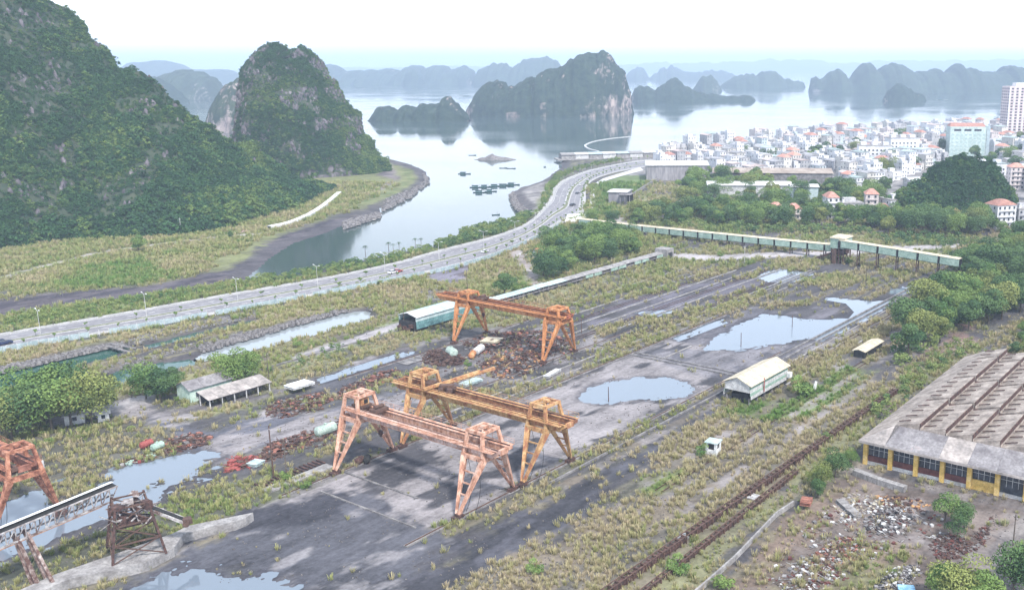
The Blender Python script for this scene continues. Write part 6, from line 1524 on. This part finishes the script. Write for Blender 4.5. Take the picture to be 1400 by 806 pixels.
# ================================================================== FACTORIES, PIER, TOWN
def flat_hall(name, u0, v0, w, dpt, h, rz, wall, roof, label, pitch=1.2, opening=None, cat='building', z=0):
    x, y = P(u0, v0); o = empty(name, (x, y, z), rz, label, cat)
    MB().box(w/2, dpt/2, -.2, w, dpt, h + .2).build('wall', wall, o)
    n = max(2, int(w / 12))
    for i in range(n):
        xa, xb = -.8 + (w+1.6)*i/n, -.8 + (w+1.6)*(i+1)/n - .05
        MB().prism([(xa,-.8,h+.003),(xb,-.8,h+.003),(xb,dpt+.8,h+.003),(xa,dpt+.8,h+.003)], [(xa,-.8,h+.3),(xb,-.8,h+.3),(xb,dpt/2,h+pitch+.3),(xa,dpt/2,h+pitch+.3)]).build('roof_sheet', roof, o)
        MB().prism([(xa,dpt/2,h+.02),(xb,dpt/2,h+.02),(xb,dpt+.8,h+.02),(xa,dpt+.8,h+.02)], [(xa,dpt/2+.01,h+pitch+.3),(xb,dpt/2+.01,h+pitch+.3),(xb,dpt+.8,h+.3),(xa,dpt+.8,h+.3)]).build('roof_sheet', roof, o)
    for i in range(int(w / 5)): MB().box(2.5 + i*5, -.06, .4, .3, .12, h - .5).build('rib', wall, o)
    if opening: MB().box(opening[0], -.08, 0, opening[1], .12, opening[2]).build('doorway', M_DARK, o)
    return o
M_GWALL = weathered('grey_metal_wall', (.23,.22,.24), (.32,.31,.33), .15, stretch=(1,1,.2))
flat_hall('factory', 884, 247, 50, 40, 12.0, R(2), M_GWALL, M_WHITE_D, 'grey metal factory hall with pale roof and one dark doorway', 1.6, (35, 8, 7))
flat_hall('factory', 968, 271, 58, 22, 9, R(-1), M_WHITE_D, M_WHITE, 'long white hall behind the tree belt, left part', 1.5)
flat_hall('factory', 975, 252, 92, 34, 9, R(-4), M_CONC_D, weathered('brown_long_roof', (.26,.21,.18), (.38,.33,.29), .1), 'long hall with brownish roof above the white hall', 2.2)
flat_hall('factory', 1082, 276, 18, 14, 10, R(0), M_TEAL_PALE, M_WHITE_D, 'pale blue hall end at the right of the long white hall', 1.2)
flat_hall('gatehouse', 832, 278, 12.5, 16, 7.6, R(-12), M_GWALL, M_WHITE_D, 'small grey hall with dark open side beside the white path', .6)
x, y = P(846, 279.5); o = empty('open_bay', (x, y, 0), R(-12), 'dark open bay frame at the right side of the small grey hall', 'shed')
for i in range(3): MB().box(1 + i*3.2, 0, -.1, .5, .5, 6.6).build('post', M_FASCIA, o)
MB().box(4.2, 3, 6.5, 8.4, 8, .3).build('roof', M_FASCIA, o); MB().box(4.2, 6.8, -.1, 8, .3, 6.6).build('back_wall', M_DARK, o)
flat_hall('shed', 1245, 258, 40, 16, 6, R(8), M_WHITE_D, M_WHITE, 'bright white roofed shed left of the wooded crag', 1.5)
wallrun([(862,270),(880,258),(905,243)], 2.2, .5, M_CONC, 'white boundary wall running up to the grey factory')
# pier with long blue white roofs
o = empty('pier', (*P(766, 222, SEA), SEA), R(17), 'long low pier with pale and blue roofed sheds reaching into the bay', 'pier')
MB().box(52, 12, 1.6, 108, 22, 1.0).build('deck', M_CONC, o)
for i in range(18):
    for y_ in (2, 12, 22): MB().box(1 + i*6, y_, -2.5, .9, .9, 4.1).build('pile', M_CONC_D, o)
for i in range(7):
    MB().box(9 + i*14, 12, 2.6, 13.4, 15, 4.0).build('shed_wall', M_WHITE_D if i % 2 else M_CONC, o)
    MB().prism([(2.2+i*14,3.6,6.65),(15.8+i*14,3.6,6.65),(15.8+i*14,20.4,6.65),(2.2+i*14,20.4,6.65)],[(2.2+i*14,3.6,6.9),(15.8+i*14,3.6,6.9),(15.8+i*14,13,8.3),(2.2+i*14,13,8.3)]).build('shed_roof', [M_CONC, M_WHITE_D, M_BLUEF, M_WHITE_D, M_BLUEF, M_CONC, M_WHITE_D][i], o)

WALLS = [weathered('town_white_wall', (.55,.56,.59), (.70,.70,.72), .2, var=.12), weathered('town_grey_wall', (.36,.36,.38), (.48,.48,.50), .2, var=.15),
         weathered('town_cream_wall', (.50,.48,.46), (.62,.60,.56), .2, var=.12), weathered('town_pink_wall', (.50,.45,.44), (.62,.56,.55), .2, var=.12), weathered('town_blue_wall', (.40,.46,.49), (.50,.56,.59), .2, var=.1)]
WN = ['white', 'grey', 'cream', 'pinkish', 'pale blue']
ROOFS = [M_CONC, weathered('town_tile', (.34,.17,.14), (.47,.26,.21), .4, var=.3), weathered('town_pink_sheet', (.42,.35,.34), (.52,.44,.42), .3, var=.2), weathered('town_teal_sheet', (.26,.33,.33), (.38,.44,.44), .3, var=.2), weathered('town_grey_sheet', (.26,.26,.28), (.40,.40,.42), .3, var=.2)]
RN = ['flat roof', 'red tiled roof', 'pink sheet roof', 'teal sheet roof', 'grey sheet roof']
def house_geo(b, x, y, rz, w, d, fl, wi, ri, r_, z=0, fine=True):
    """material slots: 0-4 walls, 5 window, 6-10 roofs, 11 tank"""
    c_, s_ = math.cos(rz), math.sin(rz)
    def T(px, py): return x + c_*px - s_*py, y + s_*px + c_*py
    H = fl * 3.3
    def bx(px, py, pz, sx, sy, sz, mi): X_, Y_ = T(px, py); b.box(X_, Y_, pz, sx, sy, sz, rz, mi)
    bx(0, 0, z - .5, w, d, H + .5, wi)
    if fine:
        for k in range(fl):
            bx(0, -d/2 - .35, z + k*3.3 - .1 if k else z + 3.1, w, .7, .18, wi)
    for k in range(fl):
        nw = max(1, int(w / 2.6)); zz = z + k*3.3 + 1.0
        for side, span, off in ((0, w, d/2), (2, w, d/2), (1, d, w/2), (3, d, w/2)):
            nn = nw if side % 2 == 0 else max(1, int(d / 4.5))
            for i in range(nn):
                if r_.random() < .25: continue
                q = -span/2 + span*(i+.5)/nn
                if side == 0: bx(q, -off - .03, zz, 1.1, .1, 1.5, 5)
                elif side == 2: bx(q, off + .03, zz, 1.1, .1, 1.5, 5)
                elif fine or i % 2: bx(off + .03 if side == 1 else -off - .03, q, zz, .1, 1.1, 1.4, 5)
    if ri == 0:
        bx(0, -d/2 + .1, z + H + .003, w, .2, .8, wi); bx(0, d/2 - .1, z + H + .003, w, .2, .8, wi); bx(w/2 - .1, 0, z + H + .003, .2, d - .42, .78, wi); bx(-w/2 + .1, 0, z + H + .003, .2, d - .42, .78, wi)
        bx(0, 0, z + H + .003, w - .42, d - .42, .08, 6)
        bx(w*.1, d*.2, z + H + .09, w*.55, d*.3, 2.5, wi)
        if r_.random() < .5:
            X_, Y_ = T(-w*.2, -d*.2); b.cyl((X_, Y_, z+H+.1), (X_, Y_, z+H+1.9), .6, n=7, mi=11)
    else:
        zz = z + H + .003; ov = .4
        A = [T(-w/2-ov, -d/2-ov), T(w/2+ov, -d/2-ov), T(w/2+ov, d/2+ov), T(-w/2-ov, d/2+ov)]
        if ri == 1: B = [T(-.3, -d*.25), T(.3, -d*.25), T(.3, d*.25), T(-.3, d*.25)]; hh = 2.4
        else: B = [T(-.1, -d/2-ov), T(.1, -d/2-ov), T(.1, d/2+ov), T(-.1, d/2+ov)]; hh = 1.1
        b.prism([(p[0], p[1], zz) for p in A], [(p[0], p[1], zz + hh) for p in B], 6 + ri)
TMATS = WALLS + [weathered('town_window', (.11,.12,.135), (.20,.21,.23), .5, rough=.3, bump=0)] + ROOFS + [M_WHITE]
# near houses with their own parts
def near_house(u, v, w, d, fl, wi, ri, rz, label, z=0):
    o = empty('town_house', (*P(u, v), 0), rz, label, 'house'); H = fl * 3.3
    wl_ = MB().box(0, 0, -.4, w, d, H + .4).build('wall', WALLS[wi], o)
    for k in range(fl):
        for i in range(max(1, int(w / 3))):
            q = -w/2 + w*(i+.5)/max(1, int(w / 3)); wd = MB().box(q, -d/2 - .03, k*3.3 + 1, 1.2, .1, 1.5).build('window', M_GLASS, o); MB().box(q, -d/2 - .12, k*3.3 + .85, 1.5, .25, .12).build('sill', M_WHITE, wd)
        for i in range(max(1, int(d / 5))):
            for sx in (-1, 1): MB().box(sx*(w/2 + .03), -d/2 + d*(i+.5)/max(1, int(d / 5)), k*3.3 + 1, .1, 1.1, 1.4).build('window', M_GLASS, o)
        if k: MB().box(0, -d/2 - .55, k*3.3, w*.8, 1.0, .15).build('balcony', WALLS[wi], o)
    if ri == 1:
        MB().prism([(-w/2-.5,-d/2-.5,H+.003),(w/2+.5,-d/2-.5,H+.003),(w/2+.5,d/2+.5,H+.003),(-w/2-.5,d/2+.5,H+.003)], [(-w*.15,-d*.2,H+2.8),(w*.15,-d*.2,H+2.8),(w*.15,d*.2,H+2.8),(-w*.15,d*.2,H+2.8)]).build('roof', ROOFS[1], o)
    else:
        rf = MB().box(0, 0, H + .003, w + .4, d + .4, .5).build('roof', ROOFS[ri], o); MB().box(0, d*.1, H + .51, w*.5, d*.4, 2.4).build('stair_head', WALLS[wi], rf)
        MB().cyl((-w*.3, -d*.2, H+.5), (-w*.3, -d*.2, H+2.2), .7, n=9).build('water_tank', M_WHITE, rf)
for a in ((1135,298,7,12,4,0,1,.1,'tall narrow white house with red roof behind the tree belt'),(1160,299,15,10,3,1,0,.15,'wide grey white house right of the narrow red roofed house'),(1190,293,8,10,4,3,1,-.1,'pinkish house with bright red roof behind the tree belt'),
          (1228,293,20,14,3,0,0,.3,'wide white villa with flat roofs left of the wooded crag'),(1085,299,8,8,2,3,1,0,'small house with pinkish arched roof in the left of the tree belt'),(1060,297,8,8,2,3,1,.2,'low house with red roof deep in the left tree belt'),
          (1325,293,11,9,3,3,1,.2,'pink house with tiered red roof at the foot of the crag'),(1366,310,13,11,4,0,1,.35,'tall white house with red roof right of the crag'),(1396,308,9,10,3,1,0,.1,'grey flat roofed house at the right edge'),
          (1387,258,11,10,5,3,1,0,'pink and red tall house above the crag at the right edge'),(1303,306,7,7,2,3,1,.1,'small red roofed house low in front of the crag'),(1207,299,7,7,2,3,1,.0,'small house with orange roof between the villa and the pinkish house')): near_house(*a)
# teal office block, white blocks and the pink tower
x, y = P(1322, 214); o = empty('office_block', (x, y, 0), R(-6), 'large pale teal office block with red roofs behind it', 'building')
MB().box(0, 12, -.3, 36, 24, 30).build('wall', weathered('teal_office_wall', (.40,.50,.48), (.50,.59,.57), .1), o); MB().box(19.2, 10, -.3, 4, 20, 31).build('stair_tower', M_BLUEF, o)
for i in range(3): MB().box(-11 + i*10, -.05, 25.5, 7, .2, 2.2).build('window', M_GLASS, o)
for k in range(6):
    for i in range(8): MB().box(-15.5 + i*4.4, -.05, 2 + k*3.8, 2.4, .15, 1.6).build('window', weathered('office_glass', (.30,.42,.42), (.40,.52,.52), 1) if k == 0 and i == 0 else bpy.data.materials['office_glass'], o)
MB().prism([(-18,4,29.8),(18,4,29.8),(18,24,29.8),(-18,24,29.8)],[(-16,12,33),(16,12,33),(16,16,33),(-16,16,33)]).build('roof', ROOFS[1], o)
x, y = P(1398, 193); o = empty('tower_block', (x, y, 0), R(3), 'tall pale pink apartment tower at the right edge', 'tower block')
MB().box(4, 12, -.3, 50, 24, 66).build('wall', weathered('tower_pink_wall', (.56,.46,.46), (.64,.54,.54), .1), o)
wm = MB().box(0, 0, 0, 2.6, .2, 1.9).mesh('window', M_GLASS); pm = MB().box(0, 0, 0, 1.3, .35, 65).mesh('pilaster', WALLS[0])
for i in range(9): link('pilaster', pm, o, (-20.5 + i*6, -.17, 0))
for k in range(18):
    for i in range(8): link('window', wm, o, (-17.5 + i*6, -.08, 2.4 + k*3.5))
wm2 = MB().box(0, 0, 0, .2, 2.6, 1.9).mesh('window', M_GLASS)
for k in range(18):
    for i in range(4): link('window', wm2, o, (-21.05, 3 + i*6, 2.4 + k*3.5))
MB().box(4, 12, 65.72, 30, 12, 4).build('roof_house', WALLS[0], o)
for u, v, w, d, h, lb in ((1196,228,30,22,19,'big bright white block in the middle of the town'),(1236,222,28,20,23,'second big white block right behind the first'),(1212,212,26,18,20,'white block farthest back of the three in mid town'),(1350,240,34,16,10,'broad hall with teal roof right of the office block')):
    x, y = P(u, v); o = empty('block', (x, y, 0), R(rnd.uniform(-10, 20)), lb, 'building'); MB().box(0, d/2, -.3, w, d, h).build('wall', WALLS[0], o)
    for k in range(int(h / 3.4)):
        for i in range(int(w / 3.6)): link('window', bpy.data.meshes.get('block_window') or MB().box(0,0,0,1.5,.16,1.5).mesh('block_window', M_GLASS), o, (-w/2 + 2 + i*3.6, -.04, 1 + k*3.3))
    MB().box(0, d/2, h - .297, w + .6, d + .6, .4).build('roof', ROOFS[3] if 'teal' in lb else ROOFS[0], o)
    for i in range(3): MB().box(-w/3 + i*w/3, d/2, h + .11, 5, 6, 2.6).build('roof_house', WALLS[0], o)
# the dense town
town = pl([(893,223),(960,221),(975,240),(1145,236),(1160,262),(1215,258),(1250,240),(1300,215),(1360,215),(1400,245),(1420,300),(1560,330),(1700,300),(1700,168),(1500,176),(1400,180),(1300,183),(1200,187),(1100,193),(1000,204),(930,211),(893,215)])
tw = np.array(town); r_ = random.Random(11); cand = []
ang = R(24); ca_, sa_ = math.cos(ang), math.sin(ang)
for i in range(-120, 220):
    for j in range(-20, 150):
        a = i * 8.6 + (2.5 if (j // 2) % 2 else 0); bb = j * 13.0 + (j // 2) * 3.0
        cand.append((a * ca_ - bb * sa_ - 100 + r_.uniform(-1,1), a * sa_ + bb * ca_ + 400 + r_.uniform(-1,1)))
cx = np.array([c_[0] for c_ in cand]); cyy = np.array([c_[1] for c_ in cand]); ins = sdf(tw, cx, cyy, 30) > 2
keep_out = [(P(1322,214), 34), (P(1398,193), 40), (P(1196,222), 24), (P(1236,216), 24), (P(1212,207), 22), (P(1350,236), 26), (P(1387,258), 10), (P(1260,254), 24), (P(1228,290), 16), (P(1366,306), 12)]
sel = []
for i in np.where(ins)[0]:
    x, y = cx[i], cyy[i]; u, v = proj(x, y, 5)
    if u > 1470 or u < 860: continue
    if any((x-k_[0])**2 + (y-k_[1]-8)**2 < rr*rr for k_, rr in keep_out): continue
    if r_.random() < .07: continue
    sel.append((x, y))
sel.sort(key=lambda p: (0 if proj(p[0], p[1], 5)[0] < 1405 else 1, p[1]))
print('houses', len(sel), time.time() - T0)
protos = []
for k in range(36):
    w = r_.choice([5.4,6.6,8.0,8.7]); d = r_.uniform(11, 15); fl = r_.choice([2,2,2,3,3,3,4,5]); wi = r_.choice([0,0,0,0,1,1,2,3,4]); ri = r_.choice([0,0,0,0,0,0,4,4,4,1,2,3,2])
    b = MB(); house_geo(b, 0, 0, 0, w, d, fl, wi, ri, r_); protos.append((b.mesh('town_house', TMATS), f'{WN[wi]} {["","","two","three","four","five","six"][fl]} storey town house with {RN[ri]}'))
rest = MB(); kinds_ = {}
for i, (x, y) in enumerate(sel):
    rz = ang + r_.choice([0, math.pi]) + r_.uniform(-.05, .05)
    if i < 290:
        me_, lb = protos[r_.randrange(36)]; u, v = proj(x, y, 5)
        kinds_.setdefault(lb, []).append((u, link('town_house', me_, None, (x, y, 0), rz, lb, 'house', 'houses packed in the waterfront town')))
    else:
        house_geo(rest, x, y, rz, r_.choice([6,8,9]), r_.uniform(11,16), r_.choice([2,2,3,3,3,4,4,6]), r_.choice([0,0,0,0,1,1,2,3,4]), r_.choice([0,0,0,0,0,4,4,1,2,3]), r_, fine=False)
for lb, ls in kinds_.items():
    ls.sort(key=lambda q: q[0])
    for i, (u, o) in enumerate(ls):
        if len(ls) > 1: o['label'] = lb.replace('town house', 'house') + (f', {ORD[i]} such house from the left' if i < len(ORD) else ', towards the right')
rest.build('distant_houses', TMATS, kind='stuff', label='dense far rows of town houses by the water')
print('town', len(rest.f), time.time() - T0)
# trees between the houses
tp = fill([(900,222),(960,220),(1150,232),(1210,255),(1250,235),(1300,212),(1400,240),(1400,183),(1200,190),(1000,207)], 62, 22, 12)
tree_group(tp, (11,17), 'trees between the town houses', 'in town', (0,1,2,3,4))
tree_group(fill([(1165,262),(1215,255),(1235,262),(1190,285),(1150,280)], 10, 9, 14), (9,13), 'trees left of the crag', 'in the green gap left of the crag', (0,1,3))
tree_group(fill([(1230,300),(1260,295),(1340,300),(1400,315),(1400,325),(1240,312)], 10, 8, 15), (6,9), 'trees before the crag', 'at the foot of the crag', (0,1))
# ================================================================== HAZE
b = MB(); b.box(0, 13000, -9, 64000, 27400, 330)
m = bpy.data.materials.new('haze_air'); m.use_nodes = True; nn_ = m.node_tree; nn_.nodes.clear()
o_ = nn_.nodes.new('ShaderNodeOutputMaterial'); pv = nn_.nodes.new('ShaderNodeVolumePrincipled')
pv.inputs['Color'].default_value = (.62, .765, 1.0, 1); pv.inputs['Density'].default_value = HAZE; pv.inputs['Anisotropy'].default_value = .0
nn_.links.new(pv.outputs[0], o_.inputs['Volume'])
b.build('haze', m, kind='stuff')
print('done', time.time() - T0, len(bpy.data.objects))
